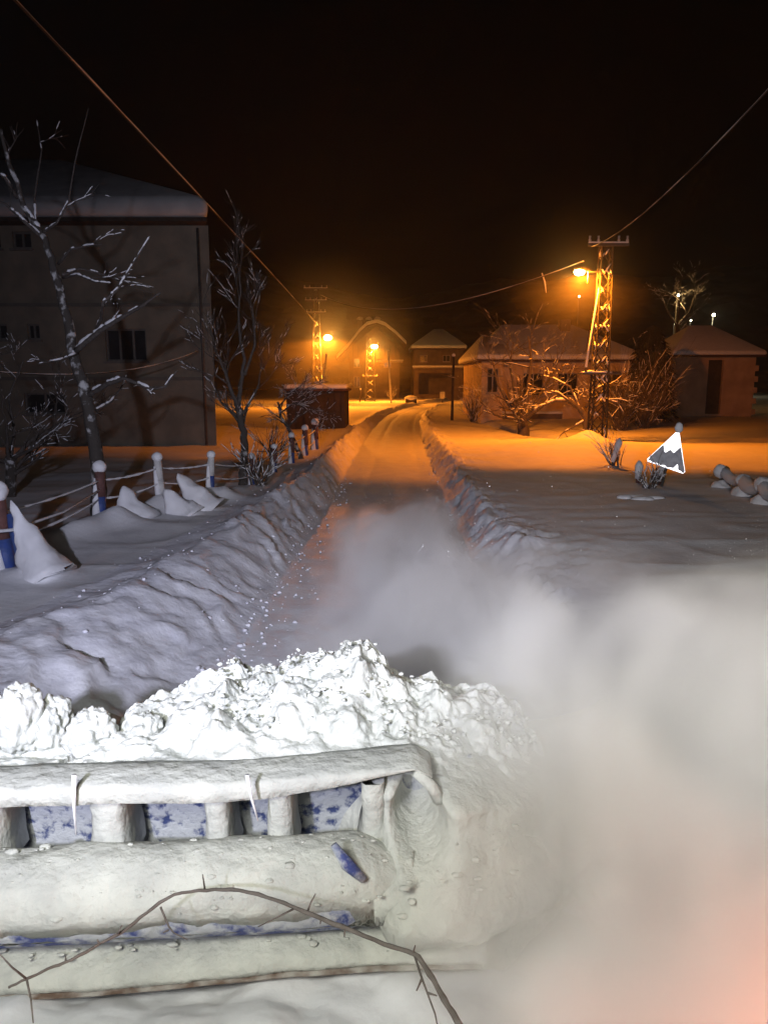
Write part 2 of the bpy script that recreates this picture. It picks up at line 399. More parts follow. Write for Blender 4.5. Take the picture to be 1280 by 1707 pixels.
# big leaning tree by the fence, limbs read off the photograph, each at its own distance
D = 12.3
b0 = P(163, 850, D); b0.z = gz(b0.x, D) - .1
tree('bare_tree', 'tall leaning bare tree with white snow on its limbs behind the left fence', 'tree', b0, [
    ([b0] + pld([(164, 800, D), (158, 720, D), (142, 650, D), (125, 590, D + .1), (112, 530, D + .2), (97, 460, D + .2), (75, 400, D + .3), (40, 345, D + .3), (12, 260, D + .2), (2, 215, D)]), .13, .02),
    (pld([(128, 585, D), (165, 552, D - .3), (205, 528, D - .5), (240, 508, D - .8), (268, 488, D - 1.0)]), .05, .012),
    (pld([(146, 660, D), (180, 640, D - .4), (208, 630, D - .7), (250, 648, D - 1.0), (275, 645, D - 1.1), (295, 618, D - 1.2)]), .045, .01),
    (pld([(104, 458, D), (135, 448, D + .3), (165, 455, D + .5), (200, 468, D + .8), (238, 474, D + 1)]), .025, .008),
    (pld([(98, 440, D), (118, 416, D - .3), (145, 410, D - .5), (170, 407, D - .8)]), .025, .008),
    (pld([(172, 505, D - 1.0), (198, 480, D - .9), (222, 440, D - .8), (250, 395, D - .8)]), .022, .01),
    (pld([(160, 552, D), (170, 530, D - .5), (172, 505, D - 1.0)]), .03, .022),
    (pld([(106, 463, D), (130, 458, D - .3), (160, 470, D - .5), (185, 472, D - .6)]), .02, .008),
    (pld([(70, 395, D + .3), (40, 368, D), (10, 340, D), (-30, 325, D)]), .03, .01),
    (pld([(70, 390, D + .3), (95, 372, D), (115, 335, D), (125, 270, D), (148, 180, D)]), .022, .006),
    (pld([(60, 370, D + .3), (58, 330, D + .5), (70, 250, D + .7), (62, 200, D + 1)]), .02, .006),
    (pld([(30, 330, D + .3), (8, 295, D), (-20, 280, D)]), .03, .01),
    (pld([(128, 590, D), (100, 600, D - .3), (65, 606, D - .4)]), .02, .006),
    (pld([(150, 690, D), (185, 670, D + .5), (210, 635, D + 1)]), .03, .008),
], 1, 3, L=.6, snow=.62, sk=1.2, extra_n=1, up=.1)
D = 16.5
b0 = P(403, 800, D); b0.z = gz(b0.x, D) - .1
tree('bare_tree', 'slender forked bare tree with upright twigs at the middle of the left fence', 'tree', b0, [
    ([b0] + pld([(408, 760, D), (405, 720, D), (398, 680, D)]), .10, .07),
    (pld([(398, 680, D), (385, 650, D - .2), (375, 620, D - .3), (362, 590, D - .4), (350, 545, D - .5)]), .05, .012),
    (pld([(398, 680, D), (402, 640, D), (408, 600, D), (400, 560, D), (398, 520, D), (402, 480, D), (396, 440, D)]), .05, .01),
    (pld([(408, 625, D), (425, 575, D + .2), (424, 535, D + .3), (418, 500, D + .3)]), .035, .01),
    (pld([(405, 690, D), (425, 655, D + .5), (432, 640, D + .5), (436, 600, D + .7)]), .03, .01),
    (pld([(380, 640, D - .3), (360, 625, D - .5), (355, 600, D - .6)]), .02, .008),
], 2, 11, L=.95, snow=.30, sk=.75, extra_n=4, up=.5, spread=.4)
D = 22.0
b0 = P(505, 765, D); b0.z = gz(b0.x, D) - .1
tree('bare_tree', 'small leaning bare tree with sideways twigs before the dark shed', 'tree', b0, [
    ([b0] + pld([(494, 745, D), (483, 718, D), (468, 695, D), (463, 670, D)]), .08, .03),
    (pld([(480, 712, D), (500, 692, D), (520, 682, D)]), .03, .01),
    (pld([(466, 690, D), (490, 672, D - .5), (525, 680, D - .8)]), .025, .008),
    (pld([(463, 680, D), (485, 655, D), (505, 640, D)]), .025, .008)], 2, 21, L=.9, snow=.5, sk=.8, extra_n=5, up=.05)
D = 14.5
b0 = P(15, 800, D); b0.z = gz(b0.x, D) - .1
tree('bare_tree', 'low dark bare tree at the left edge with branches sweeping right', 'tree', b0, [
    ([b0] + pld([(18, 780, D), (20, 760, D)]), .11, .09),
    (pld([(20, 770, D), (50, 735, D), (95, 710, D), (130, 695, D)]), .05, .012),
    (pld([(20, 765, D), (60, 745, D - .4), (85, 720, D - .5)]), .04, .012),
    (pld([(18, 765, D), (25, 720, D + .3), (15, 660, D + .5), (40, 600, D + .5)]), .04, .01)], 2, 31, L=1.0, snow=.4, extra_n=4, up=.25, sk=.8)
# orchard tree before the right house
D = 36.0
b0 = P(873, 738, D); b0.z = gz(b0.x, D) - .1
tree('orchard_tree', 'stocky bushy orchard tree in front of the orange lit house', 'tree', b0, [
    ([b0] + pld([(872, 725, D), (870, 708, D), (868, 695, D)]), .34, .22),
    (pld([(866, 700, D), (845, 670, D), (830, 640, D), (820, 600, D)]), .12, .03),
    (pld([(870, 700, D), (880, 650, D), (885, 600, D), (880, 560, D)]), .12, .03),
    (pld([(872, 702, D), (905, 675, D - .5), (935, 655, D - 1)]), .12, .03),
    (pld([(868, 700, D), (858, 660, D + 1), (850, 610, D + 1), (855, 570, D + 1)]), .1, .03),
    (pld([(870, 700, D), (835, 695, D), (805, 685, D)]), .07, .02),
    (pld([(872, 702, D), (912, 640, D + .5), (930, 600, D + 1)]), .1, .03)], 2, 41, L=1.9, snow=.26, sk=.7, extra_n=4, up=.3)
# snow-loaded tree entwined behind the tower
D = 30.5
b0 = P(975, 750, D); b0.z = gz(b0.x, D) - .1
tree('orchard_tree', 'snow loaded crooked tree just behind the lattice tower', 'tree', b0, [
    ([b0] + pld([(978, 720, D), (976, 695, D), (965, 680, D), (945, 665, D)]), .16, .10),
    (pld([(950, 668, D), (925, 668, D), (895, 680, D), (870, 695, D)]), .08, .02),
    (pld([(965, 682, D), (950, 645, D), (920, 630, D), (900, 625, D)]), .06, .015),
    (pld([(976, 695, D), (1005, 665, D), (1030, 672, D), (1055, 680, D)]), .07, .015),
    (pld([(975, 680, D), (990, 650, D), (1010, 640, D), (1040, 690, D)]), .06, .015),
    (pld([(965, 682, D), (930, 655, D - .5), (905, 650, D - .8), (880, 640, D - 1)]), .05, .015),
    (pld([(976, 700, D), (940, 720, D - .3), (925, 735, D - .4)]), .04, .015)], 2, 55, L=1.3, snow=.36, sk=1.15, extra_n=3, up=-.05)
# bush beside dark post
def bush(name, label, c, Rr, Hh, n, seed, snow=.35, cat='bush'):
    rng = random.Random(seed); root = thing(name, label, cat, c); br, sn = MB(), MB(); lines = []
    for k in range(n):
        a_ = rng.uniform(0, 6.283); s_ = rng.uniform(.1, 1)
        grow(lines, c + Vector((rng.gauss(0, .08), rng.gauss(0, .08), -.05)), Vector((math.cos(a_) * s_, math.sin(a_) * s_, 1.1)), Hh * rng.uniform(.6, 1.1), .02, 1, rng, .3, .35)
    for pts, rad in lines: br.tube(pts, rad, 4, cap=False)
    snow_lines(sn, lines, rng, snow, 1.0)
    br.build('branches', BARK, root)
    if sn.v: sn.build('snow', SNOW, root)
    return root
bush('bush', 'bare twiggy bush at the corner of the orange lit house', S(5.35, 44.5), 1, 1.6, 34, 5)
bush('bush', 'bare scrub below the slender forked tree on the left', S(-2.75, 16.2), 1, 1.0, 12, 6, .5)
bush('bush', 'tangled snowy bush under the triangular sign', S(5.9, 16.2), 1, .55, 16, 8, .75)
bush('bush', 'snow crusted shrub between the sign and the lattice tower', S(6.5, 20.5), 1, .8, 12, 9, .8)
bush('bush', 'scrub behind the left fence near the small leaning tree', S(-3.2, 21.5), 1, 1.1, 14, 10, .5)
bush('bush', 'low twiggy hedge clump left of the far tower', S(-5.6, 92), 1, 2.3, 16, 12, .6)
bush('bush', 'low twiggy hedge clump right of the far tower', S(1.0, 96), 1, 1.6, 16, 13, .6)

bush('shrub', 'large dark bare shrub just right of the lattice tower', S(11.6, 36.5), 1, 2.6, 90, 61, .08, 'shrub')
bush('shrub', 'tall dark bare shrub between the tower and the far right cottage', S(13.3, 38.0), 1, 3.2, 90, 62, .06, 'shrub')
# dark evergreens behind the right tower
def conifer(label, c, Hh, Rr, seed, group=None):
    rng = random.Random(seed); root = thing('evergreen_tree', label, 'tree', c, group)
    MB().tube([c, c + Vector((0, 0, Hh))], [.18, .03], 7).build('trunk', BARK, root)
    cr, sn = MB(), MB()
    for k in range(5200):
        f = rng.random() ** .8; z = Hh * (.08 + .9 * f); rr = Rr * (1 - f) ** .5 * rng.uniform(.35, 1.05) * (1 + .25 * math.sin(k * 2.4 + z * 3)) + .1
        a_ = rng.uniform(0, 6.283)
        p = c + Vector((math.cos(a_) * rr, math.sin(a_) * rr, z - .12 * rr)); d_ = Vector((math.cos(a_), math.sin(a_), -.25))
        s_ = Vector((-d_.y, d_.x, 0)) * rng.uniform(.025, .06); l_ = d_ * rng.uniform(.15, .34)
        mb = sn if rng.random() < .03 else cr
        dz = Vector((0, 0, .03))
        mb.add([p - s_, p + l_ * .5 - s_ * 1.3 - dz, p + l_ - dz * 3, p + l_ * .5 + s_ * 1.3 - dz, p + s_, p + Vector((0, 0, .06))], [(0, 1, 5), (1, 2, 3, 5), (3, 4, 5)])
    cr.build('crown', mat('evergreen_needles', (.014, .018, .014), (.022, .026, .02), 3, .9), root); sn.build('snow', SNOW, root)
conifer('taller dark evergreen beside the far right house', S(14.5, 41), 5.4, 1.3, 4)
D = 70
b0 = P(1128, 640, D); b0.z = gz(b0.x, D) - .1
tree('bare_tree', 'distant bare tree whose top is lit by a hidden hillside lamp', 'tree', b0, [
    ([b0] + pld([(1128, 600, D), (1128, 540, D)]), .25, .12),
    (pld([(1128, 545, D), (1110, 515, D), (1100, 490, D)]), .09, .03),
    (pld([(1128, 545, D), (1132, 510, D), (1135, 480, D)]), .09, .03),
    (pld([(1128, 545, D), (1148, 520, D), (1158, 492, D)]), .09, .03)], 2, 71, L=2.3, snow=.4, sk=1.4, extra_n=5)

# ------------------------------------------------------------ buildings
def wall_open(mb, x0, x1, z0, z1, y, holes, depth=.16):
    xs = sorted({x0, x1, *[h[0] for h in holes], *[h[1] for h in holes]}); zs = sorted({z0, z1, *[h[2] for h in holes], *[h[3] for h in holes]})
    for a_, b_ in zip(xs[:-1], xs[1:]):
        for c_, d_ in zip(zs[:-1], zs[1:]):
            mx, mz = (a_ + b_) / 2, (c_ + d_) / 2
            if any(h[0] < mx < h[1] and h[2] < mz < h[3] for h in holes): continue
            mb.add([(a_, y, c_), (b_, y, c_), (b_, y, d_), (a_, y, d_)], [(0, 1, 2, 3)])
    for h in holes:
        a_, b_, c_, d_ = h; Y2 = y + depth
        mb.add([(a_, y, c_), (a_, Y2, c_), (a_, Y2, d_), (a_, y, d_)], [(0, 1, 2, 3)])
        mb.add([(b_, y, c_), (b_, y, d_), (b_, Y2, d_), (b_, Y2, c_)], [(0, 1, 2, 3)])
        mb.add([(a_, y, d_), (a_, Y2, d_), (b_, Y2, d_), (b_, y, d_)], [(0, 1, 2, 3)])
        mb.add([(a_, y, c_), (b_, y, c_), (b_, Y2, c_), (a_, Y2, c_)], [(0, 1, 2, 3)])
def window(root, h, y, nx=2, ny=1, fm=None, depth=.16, snowy=True):
    a_, b_, c_, d_ = h; Y2 = y + depth; fw = .06; fm = fm or FRAMEM
    fr = MB(); yf = Y2 - .06
    fr.box(a_ + .002, a_ + fw, yf, Y2 - .004, c_ + .002, d_ - .002); fr.box(b_ - fw, b_ - .002, yf, Y2 - .004, c_ + .002, d_ - .002)
    fr.box(a_ + fw, b_ - fw, yf + .003, Y2 - .004, d_ - fw, d_ - .002); fr.box(a_ + fw, b_ - fw, yf + .003, Y2 - .004, c_ + .002, c_ + fw)
    for k in range(1, nx):
        xm = a_ + (b_ - a_) * k / nx; fr.box(xm - fw * .6, xm + fw * .6, yf + .006, Y2 - .004, c_ + fw, d_ - fw)
    f = fr.build('window', fm, root, smooth=False)
    MB().box(a_, b_, Y2, Y2 + .04, c_, d_).build('pane', GLASS, f, smooth=False)
    sl = MB().box(a_ - .08, b_ + .08, y - .12, y - .002, c_ - .08, c_ - .01).build('sill', fm, f, smooth=False)
    return f
def hip(mb, x0, x1, y0, y1, z, zr, t, hx0, hx1, ym=None, xb=None):
    xb = x1 if xb is None else xb
    ym = (y0 + y1) / 2 if ym is None else ym
    v = [(x0, y0, z), (x1, y0, z), (xb, y1, z), (x0, y1, z), (x0, y0, z + t), (x1, y0, z + t), (xb, y1, z + t), (x0, y1, z + t), (hx0, ym, zr + t), (hx1, ym, zr + t)]
    return mb.add(v, [(3, 2, 1, 0), (0, 1, 5, 4), (1, 2, 6, 5), (2, 3, 7, 6), (3, 0, 4, 7), (4, 5, 9, 8), (5, 6, 9), (6, 7, 8, 9), (7, 4, 8)])

# left apartment house (footprint tapers towards the back)
bx = P(360, 700, 27).x
root = thing('apartment_house', 'large dim grey three storey house with thick snow on its eaves behind the left fence', 'house', (bx - 8, 27, 0))
zE = P(300, 376, 27).z
holes = []
def hp(x0, y0, x1, y1, d): a_, b_ = P(x0, y0, d), P(x1, y1, d); return (a_.x, b_.x, b_.z, a_.z)
wins = [hp(175, 548, 246, 602, 27), hp(20, 386, 54, 414, 27), hp(-25, 386, 3, 414, 27), hp(45, 540, 68, 566, 27), hp(-20, 540, 14, 566, 27), hp(-200, 548, -130, 602, 27), hp(-200, 386, -130, 425, 27), hp(40, 655, 110, 690, 27), hp(345, 700, 372 - 20, 755, 27)]
wins = wins[:8]; DIMF = mat('dim_frame', (.17, .155, .14), (.12, .11, .10), 9)
mb = MB(); wall_open(mb, bx - 17, bx, 0, zE, 27, wins)
mb.add([(bx, 27, 0), (bx - 3.0, 38, 0), (bx - 3.0, 38, zE), (bx, 27, zE)], [(0, 1, 2, 3)])
mb.add([(bx - 17, 27, 0), (bx - 17, 38, 0), (bx - 17, 38, zE), (bx - 17, 27, zE)], [(3, 2, 1, 0)])
mb.add([(bx - 3, 38, 0), (bx - 17, 38, 0), (bx - 17, 38, zE), (bx - 3, 38, zE)], [(0, 1, 2, 3)])
mb.build('wall', STUCCO, root, smooth=False)
for i, h in enumerate(wins): window(root, h, 27, 3 if i in (0, 5) else 2, fm=DIMF)
for zc in (zE * .66, zE * .34):
    MB().box(bx - 17, bx - .02, 26.95, 26.998, zc, zc + .12).build('string_course', mat('course_plaster', (.15, .14, .12)), root, smooth=False)
MB().tube([(bx - .35, 26.9, .4), (bx - .35, 26.9, zE - .1)], .05, 8).build('downpipe', METAL, root)
hip(MB(), bx - 17.4, bx + .12, 26.3, 38, zE + .003, zE + .4, .13, bx - 13, bx - 6.5, xb=bx - 3.2).build('roof', DARKW, root, smooth=False)
hip(MB(), bx - 17.5, bx + .2, 26.2, 38.2, zE + .145, zE + 3.0, .62, bx - 13, bx - 7.0, xb=bx - 3.1).build('roof_snow', mat('roof_snow_old', (.50, .50, .50), (.40, .40, .41), 1.5, .8, bump=.3, bscale=6), root, bevel=.22)

# dark shed / garage at the roadside, left
d = 37.0
sx1 = P(575, 690, d).x; sx0 = P(478, 690, d).x; sz = P(540, 652, d).z
root = thing('shed', 'low dark board shed at the roadside before the left street lamp', 'shed', ((sx0 + sx1) / 2, d, .3))
MB().box(sx0, sx1, d, d + 4.2, 0, sz).build('wall', SHEDM, root, smooth=False)
m = MB()
for k in range(9):
    xx = sx0 + (sx1 - sx0) * (k + .5) / 9; m.box(xx - .02, xx + .02, d - .03, d - .002, .2, sz - .05)
m.build('battens', DARKW, root, smooth=False)
MB().box(sx0 + .9, sx0 + 2.0, d - .06, d - .035, .2, sz - .3).build('door', DARKW, root, smooth=False)
MB().box(sx0 - .15, sx1 + .15, d - .15, d + 4.4, sz + .002, sz + .10).build('roof', ROOFT, root, smooth=False)
MB().box(sx0 - .12, sx1 + .12, d - .12, d + 4.35, sz + .102, sz + .34).build('roof_snow', SNOW, root, bevel=.1)
# ruddy bare wall further left of the shed
# chalet behind the lamps
d = 108.0
a_ = P(578, 590, d); b_ = P(672, 590, d); pk = P(626, 538, d); gzb = 0
root = thing('chalet_house', 'gabled house with curved snowy roof right behind the two street lamps', 'house', (pk.x, d, 0))
v = MB(); x0, x1 = a_.x + .3, b_.x - .5; ze = P(580, 588, d).z
holes = [hp(590, 598, 600, 612, d), hp(640, 598, 652, 612, d), hp(590, 628, 600, 645, d), hp(604, 566, 613, 580, d), hp(632, 566, 641, 580, d)]
wall_open(v, x0, x1, 0, ze, d, holes[:3])
v.add([(x0, d, ze), (x1, d, ze), (x1 - .8, d, ze + 1.2), (pk.x, d, pk.z - .5), (x0 + .8, d, ze + 1.2)], [(0, 1, 2, 3, 4)])
v.box(x0, x1, d + .3, d + 10, 0, ze)
v.build('wall', BROWN, root, smooth=False)
for h in holes[:3]: window(root, h, d, 2)
m = MB()
for k in range(9):
    xx = x0 + .6 + (x1 - x0 - 1.2) * k / 8; m.box(xx - .06, xx + .06, d - .08, d - .003, ze - .6, min(ze + 1.0, ze + 3.2 - abs(xx - pk.x) * .6))
m.build('gable_boards', DARKW, root, smooth=False)
# balcony right
bz = P(665, 602, d).z
MB().box(x1 - 3.2, x1 + .4, d - 1.2, d - .004, bz - .2, bz).build('balcony', FRAMEM, root, smooth=False)
MB().box(x1 - 3.1, x1 + .5, d - 1.25, d - .01, bz + .002, bz + .18).build('balcony_snow', SNOW, root, bevel=.06)
prof = [(562, 600), (580, 582), (600, 556), (612, 545), (628, 541), (642, 546), (660, 560), (677, 577)]
for nm, dz, th, mt_, yo in (('roof', 0, .15, ROOFT, 0), ('roof_snow', .16, .5, SNOW, -.1)):
    m = MB(); top = []; bot = []
    pts = [P(a, b, d) for a, b in prof]; N = len(pts); vs = []
    for yy in (d - 1.2 + yo, d + 11):
        for p in pts: vs.append((p.x, yy, p.z + dz))
        for p in pts: vs.append((p.x, yy, p.z + dz + th))
    fs = []
    for k in range(N - 1):
        fs += [(k, k + 1, N + k + 1, N + k), (2 * N + k, 3 * N + k, 3 * N + k + 1, 2 * N + k + 1), (N + k, N + k + 1, 3 * N + k + 1, 3 * N + k), (k, 2 * N + k, 2 * N + k + 1, k + 1)]
    fs += [(0, N, 3 * N, 2 * N), (N - 1, 3 * N - 1, 4 * N - 1, 2 * N - 1)]
    m.add(vs, fs).build(nm, mt_, root, bevel=.1 if mt_ is SNOW else 0, smooth=False)
for px_ in (600, 615, 629):
    p = P(px_, 545, d + 3)
    ch = MB().box(p.x - .35, p.x + .35, d + 2.7, d + 3.3, p.z - .3, p.z + 1.0).build('chimney', BROWN, root, smooth=False)
    MB().blob((p.x, d + 3, p.z + 1.15), (.5, .45, .3), px_).build('snow_cap', SNOW, ch)

# dark house right of centre
d = 104.0
root = thing('dark_house', 'dark house with long snowy eave and open garage at the end of the road', 'house', (P(730, 660, d).x, d, 0))
x0, x1 = P(690, 600, d).x, P(772, 600, d).x; ze = P(730, 583, d).z
hs = [hp(700, 592, 712, 603, d), hp(738, 592, 750, 603, d)]
gh = hp(698, 622, 756, 657, d)
m = MB(); wall_open(m, x0, x1, 0, ze, d, hs + [gh], .3); m.box(x0, x1, d + 4, d + 9, 0, ze); m.add([(x0, d, 0), (x0, d + 4, 0), (x0, d + 4, ze), (x0, d, ze)], [(0, 1, 2, 3)]); m.build('wall', BROWN, root, smooth=False)
for h in hs: window(root, h, d, 2)
MB().box(x0 - .2, x1 + .2, d - 1.1, d - .004, P(0, 612, d).z - .15, P(0, 612, d).z).build('balcony', FRAMEM, root, smooth=False)
MB().box(x0 - .25, x1 + .25, d - 1.15, d - .01, P(0, 612, d).z + .003, P(0, 612, d).z + .2).build('balcony_snow', SNOW, root, bevel=.06)
hip(MB(), x0 - .5, x1 + .4, d - 1.3, d + 9.5, ze + .003, ze + 2.6, .12, x0 + 3, x1 - 2.5).build('roof', ROOFT, root, smooth=False)
hip(MB(), x0 - .45, x1 + .35, d - 1.25, d + 9.4, ze + .14, ze + 2.65, .42, x0 + 3, x1 - 2.5).build('roof_snow', SNOW, root, bevel=.12)

# orange lit house on the right
d = 48.5
root = thing('bungalow', 'long cream house with snow covered hipped roof lit orange by the street lamps', 'house', (11, d, .2))
x0, x1 = 6.35, P(1050, 640, d).x; ze = P(0, 603, d).z
bx0, bx1 = 6.1, P(838, 640, d - 1.6).x
hs = [hp(872, 622, 905, 660, d), hp(930, 622, 962, 660, d), hp(1005, 618, 1035, 652, d)]
m = MB(); wall_open(m, x0, x1, 0, ze, d, hs); m.add([(x0, d + 9, 0), (x1, d + 9, 0), (x1, d + 9, ze), (x0, d + 9, ze)], [(3, 2, 1, 0)])
m.add([(x1, d, 0), (x1, d + 9, 0), (x1, d + 9, ze), (x1, d, ze)], [(0, 1, 2, 3)]); m.add([(x0, d, 0), (x0, d + 9, 0), (x0, d + 9, ze), (x0, d, ze)], [(3, 2, 1, 0)])
bh = [hp(812, 614, 830, 655, d - 1.6)]
m.build('wall', CREAM, root, smooth=False)
m = MB(); wall_open(m, bx0, bx1, 0, ze, d - 1.6, bh, .14)
m.add([(bx0, d - 1.6, 0), (bx0, d + 9.1, 0), (bx0, d + 9.1, ze), (bx0, d - 1.6, ze)], [(3, 2, 1, 0)]); m.add([(bx1, d - 1.6, 0), (bx1, d - .003, 0), (bx1, d - .003, ze), (bx1, d - 1.6, ze)], [(0, 1, 2, 3)])
m.build('bay_wall', CREAM, root, smooth=False)
window(root, bh[0], d - 1.6, 2, depth=.14)
for h in hs: window(root, h, d, 2)
MB().box(bx0 - .01, bx1 + .01, d - 1.64, d - 1.604, P(0, 628, d).z, P(0, 628, d).z + .06).build('string_course', FRAMEM, root, smooth=False)
hip(MB(), x0 - .3, x1 + .7, d - .6, d + 9.6, ze + .003, ze + 2.3, .1, x0 + 1.9, x1 - 2.8).build('roof', ROOFT, root, smooth=False)
hip(MB(), x0 - .33, x1 + .72, d - .65, d + 9.6, ze + .12, ze + 2.35, .32, x0 + 1.9, x1 - 2.8).build('roof_snow', SNOW, root, bevel=.1)
hip(MB(), bx0 - .35, bx1 + .5, d - 2.1, d + 9.6, ze - .02, ze + 1.5, .1, (bx0 + bx1) / 2 - .1, (bx0 + bx1) / 2 + .9).build('bay_roof', ROOFT, root, smooth=False)
hip(MB(), bx0 - .38, bx1 + .53, d - 2.15, d + 9.7, ze + .09, ze + 1.55, .30, (bx0 + bx1) / 2 - .1, (bx0 + bx1) / 2 + .9).build('bay_roof_snow', SNOW, root, bevel=.1)
MB().box(12.0, 12.7, d + 3.2, d + 3.9, ze + 1, ze + 2.9).build('chimney', BROWN, root, smooth=False)

# far right house
d = 52.0
root = thing('cottage', 'small square cottage with dark door at the far right', 'house', (P(1190, 680, d).x, d, .2))
x0, x1 = P(1122, 640, d).x, P(1256, 640, d).x; ze = P(0, 595, d).z; hd = hp(1181, 600, 1199, 690, d); hw = hp(1214, 620, 1240, 645, d)
m = MB(); wall_open(m, x0, x1, 0, ze, d, [hd], .25)
m.add([(x0, d, 0), (x0, d + 6, 0), (x0, d + 6, ze), (x0, d, ze)], [(3, 2, 1, 0)]); m.add([(x1, d, 0), (x1, d + 6, 0), (x1, d + 6, ze), (x1, d, ze)], [(0, 1, 2, 3)])
m.build('wall', TAN, root, smooth=False)
dr = MB().box(hd[0], hd[1], d + .25, d + .3, .2, hd[3]).build('door', DARKW, root, smooth=False)
MB().box(hd[0] + .1, hd[0] + .16, d + .2, d + .248, 1.3, 1.45).build('handle', METAL, dr, smooth=False)
m = MB()
for k in range(5):
    z_ = .4 + k * .75
    if z_ < ze - .4: m.box(x1 - .1, x1 + .22, d - .05, d + .3, z_, z_ + .38); m.box(x0 - .22, x0 + .1, d - .05, d + .3, z_, z_ + .38)
m.build('corner_stones', TAN, root, smooth=False)
MB().box(x0 - .4, x1 + .4, d - .6, d + 6.4, ze + .003, ze + .12).build('roof', ROOFT, root, smooth=False)
hip(MB(), x0 - .42, x1 + .42, d - .62, d + 6.4, ze + .123, ze + 2.1, .26, x0 + 2, x1 - 2).build('roof_snow', SNOW, root, bevel=.1)

# ------------------------------------------------------------ lattice towers with street lamps
def tower(label, base, Hh, w0, w1, nb, lamp, power, arms, platform=None, mid=None, spotsz=None, tilt=(0, 0), snowp=.5, seed=1, cat='lamp tower', pole_from=None):
    rng = random.Random(seed); root = thing('lattice_tower', label, cat, base, 'lattice towers carrying street lamps')
    base = Vector(base); fr, sn = MB(), MB()
    def cn(z, i):
        w_ = (w0 + (w1 - w0) * z / Hh) / 2; sx, sy = ((-1, -1), (1, -1), (1, 1), (-1, 1))[i]; return base + Vector((sx * w_, sy * w_, z))
    t_ = .035 if Hh < 9 else .045
    for i in range(4): fr.tube([cn(-.3, i), cn(Hh, i)], t_, 4)
    zs = [Hh * (k / nb) for k in range(nb + 1)]
    for a, b in zip(zs[:-1], zs[1:]):
        for i in range(4):
            j = (i + 1) % 4
            fr.tube([cn(a, i), cn(b, j)], t_ * .55, 4); fr.tube([cn(a, j), cn(b, i)], t_ * .55, 4)
            if rng.random() < snowp:
                p, q = cn(a, i), cn(b, j); mm = p.lerp(q, rng.uniform(.2, .45)); m2 = p.lerp(q, rng.uniform(.55, .85)); up = Vector((0, 0, t_))
                sn.tube([mm + up, mm.lerp(m2, .5) + up * 1.3, m2 + up], [t_ * .5, t_ * 1.1, t_ * .5], 5)
            if rng.random() < snowp * .6:
                p, q = cn(a, j), cn(b, i); mm = p.lerp(q, rng.uniform(.1, .3)); m2 = p.lerp(q, rng.uniform(.45, .6)); up = Vector((0, 0, t_))
                sn.tube([mm + up, m2 + up], [t_, t_ * .8], 5)
    fr.build('frame', DIMSTEEL if Hh < 8.6 and platform else METAL, root, smooth=False)
    if sn.v: sn.build('snow', SNOW, root)
    for (z, hw) in arms:
        c = base + Vector((0, -w1 / 2 - .06, z))
        a_ = MB().box(c.x - hw, c.x + hw, c.y - .05, c.y + .05, c.z - .05, c.z + .05).build('cross_arm', METAL, root, smooth=False)
        MB().box(c.x - hw + .01, c.x + hw - .01, c.y - .05, c.y + .05, c.z + .052, c.z + .11).build('snow', SNOW, a_, bevel=.02)
        for s in (-.92, -.5, .5, .92):
            q = c + Vector((s * hw, 0, .09)); MB().tube([q, q + Vector((0, 0, .07)), q + Vector((0, 0, .12)), q + Vector((0, 0, .22))], [.03, .06, .035, .045], 8).build('insulator', WHITEP, a_)
    if platform:
        z, hw = platform; c = base + Vector((0, 0, z))
        pf = MB().box(c.x - hw, c.x + hw, c.y - .35, c.y + .35, z + base.z - .03, z + base.z + .03).build('platform', METAL, root, smooth=False)
        MB().blob((c.x - .1, c.y, z + base.z + .06), (hw * .8, .3, .08), 3, sub=3).build('snow', SNOW, pf)
    lamp = Vector(lamp)
    if pole_from is not None:
        p0 = Vector(pole_from); top = Vector((base.x - .12, lamp.y, lamp.z - .25))
        arc = [p0, p0.lerp(top, .5), top, top + Vector((-.02, 0, .16)), top + Vector((-.14, 0, .26)), top + Vector((-.3, 0, .2)), lamp + Vector((.2, 0, -.02))]
        MB().tube(arc, [.05, .045, .04, .035, .03, .03, .03], 8).build('lamp_pole', METAL, root)
        s = MB(); s.tube([p0.lerp(top, .05) + Vector((-.035, -.03, 0)), p0.lerp(top, .3) + Vector((-.04, -.03, 0)), p0.lerp(top, .6) + Vector((-.035, -.03, 0)), p0.lerp(top, .97) + Vector((-.035, -.03, 0))], [.05, .035, .042, .02], 6)
        s.tube([lamp + Vector((.3, -.02, 0)), lamp + Vector((.3, -.02, -.45))], [.02, .006], 5)
        s.build('ice', SNOW, root)
    else:
        c = base + Vector((0, 0, lamp.z - base.z - .1))
        MB().tube([c, c.lerp(lamp, .6) + Vector((0, 0, .15)), lamp + Vector((0, .05, .06))], [.035, .03, .03], 6).build('lamp_arm', METAL, root)
    head = MB(); dx = 1 if lamp.x < base.x else -1
    head.blob((lamp.x + .1 * dx, lamp.y, lamp.z + .05), (.34, .16, .10), 2, amp=.03, sub=3)
    hd_ = head.build('lamp_head', METAL, root)
    MB().blob((lamp.x - .02 * dx, lamp.y - .03, lamp.z - .06), ((.2, .14, .13) if lamp.y < 40 else (.36, .26, .24)), 4, amp=.02, sub=3).build('bulb', LAMPE, hd_)
    l = bpy.data.lights.new('sodium_lamp', 'SPOT' if spotsz else 'POINT'); l.energy = power; l.color = SODIUM; l.shadow_soft_size = .14
    l2 = bpy.data.lights.new('sodium_glow', 'POINT'); l2.energy = power * (.03 if lamp.y < 40 else .14); l2.color = SODIUM; l2.shadow_soft_size = .14
    o2 = bpy.data.objects.new('sodium_glow', l2); COL.objects.link(o2); o2.parent = root; o2.location = lamp + Vector((0, -.36, -.1)) - root.location
    if spotsz: l.spot_size = R(spotsz); l.spot_blend = .12
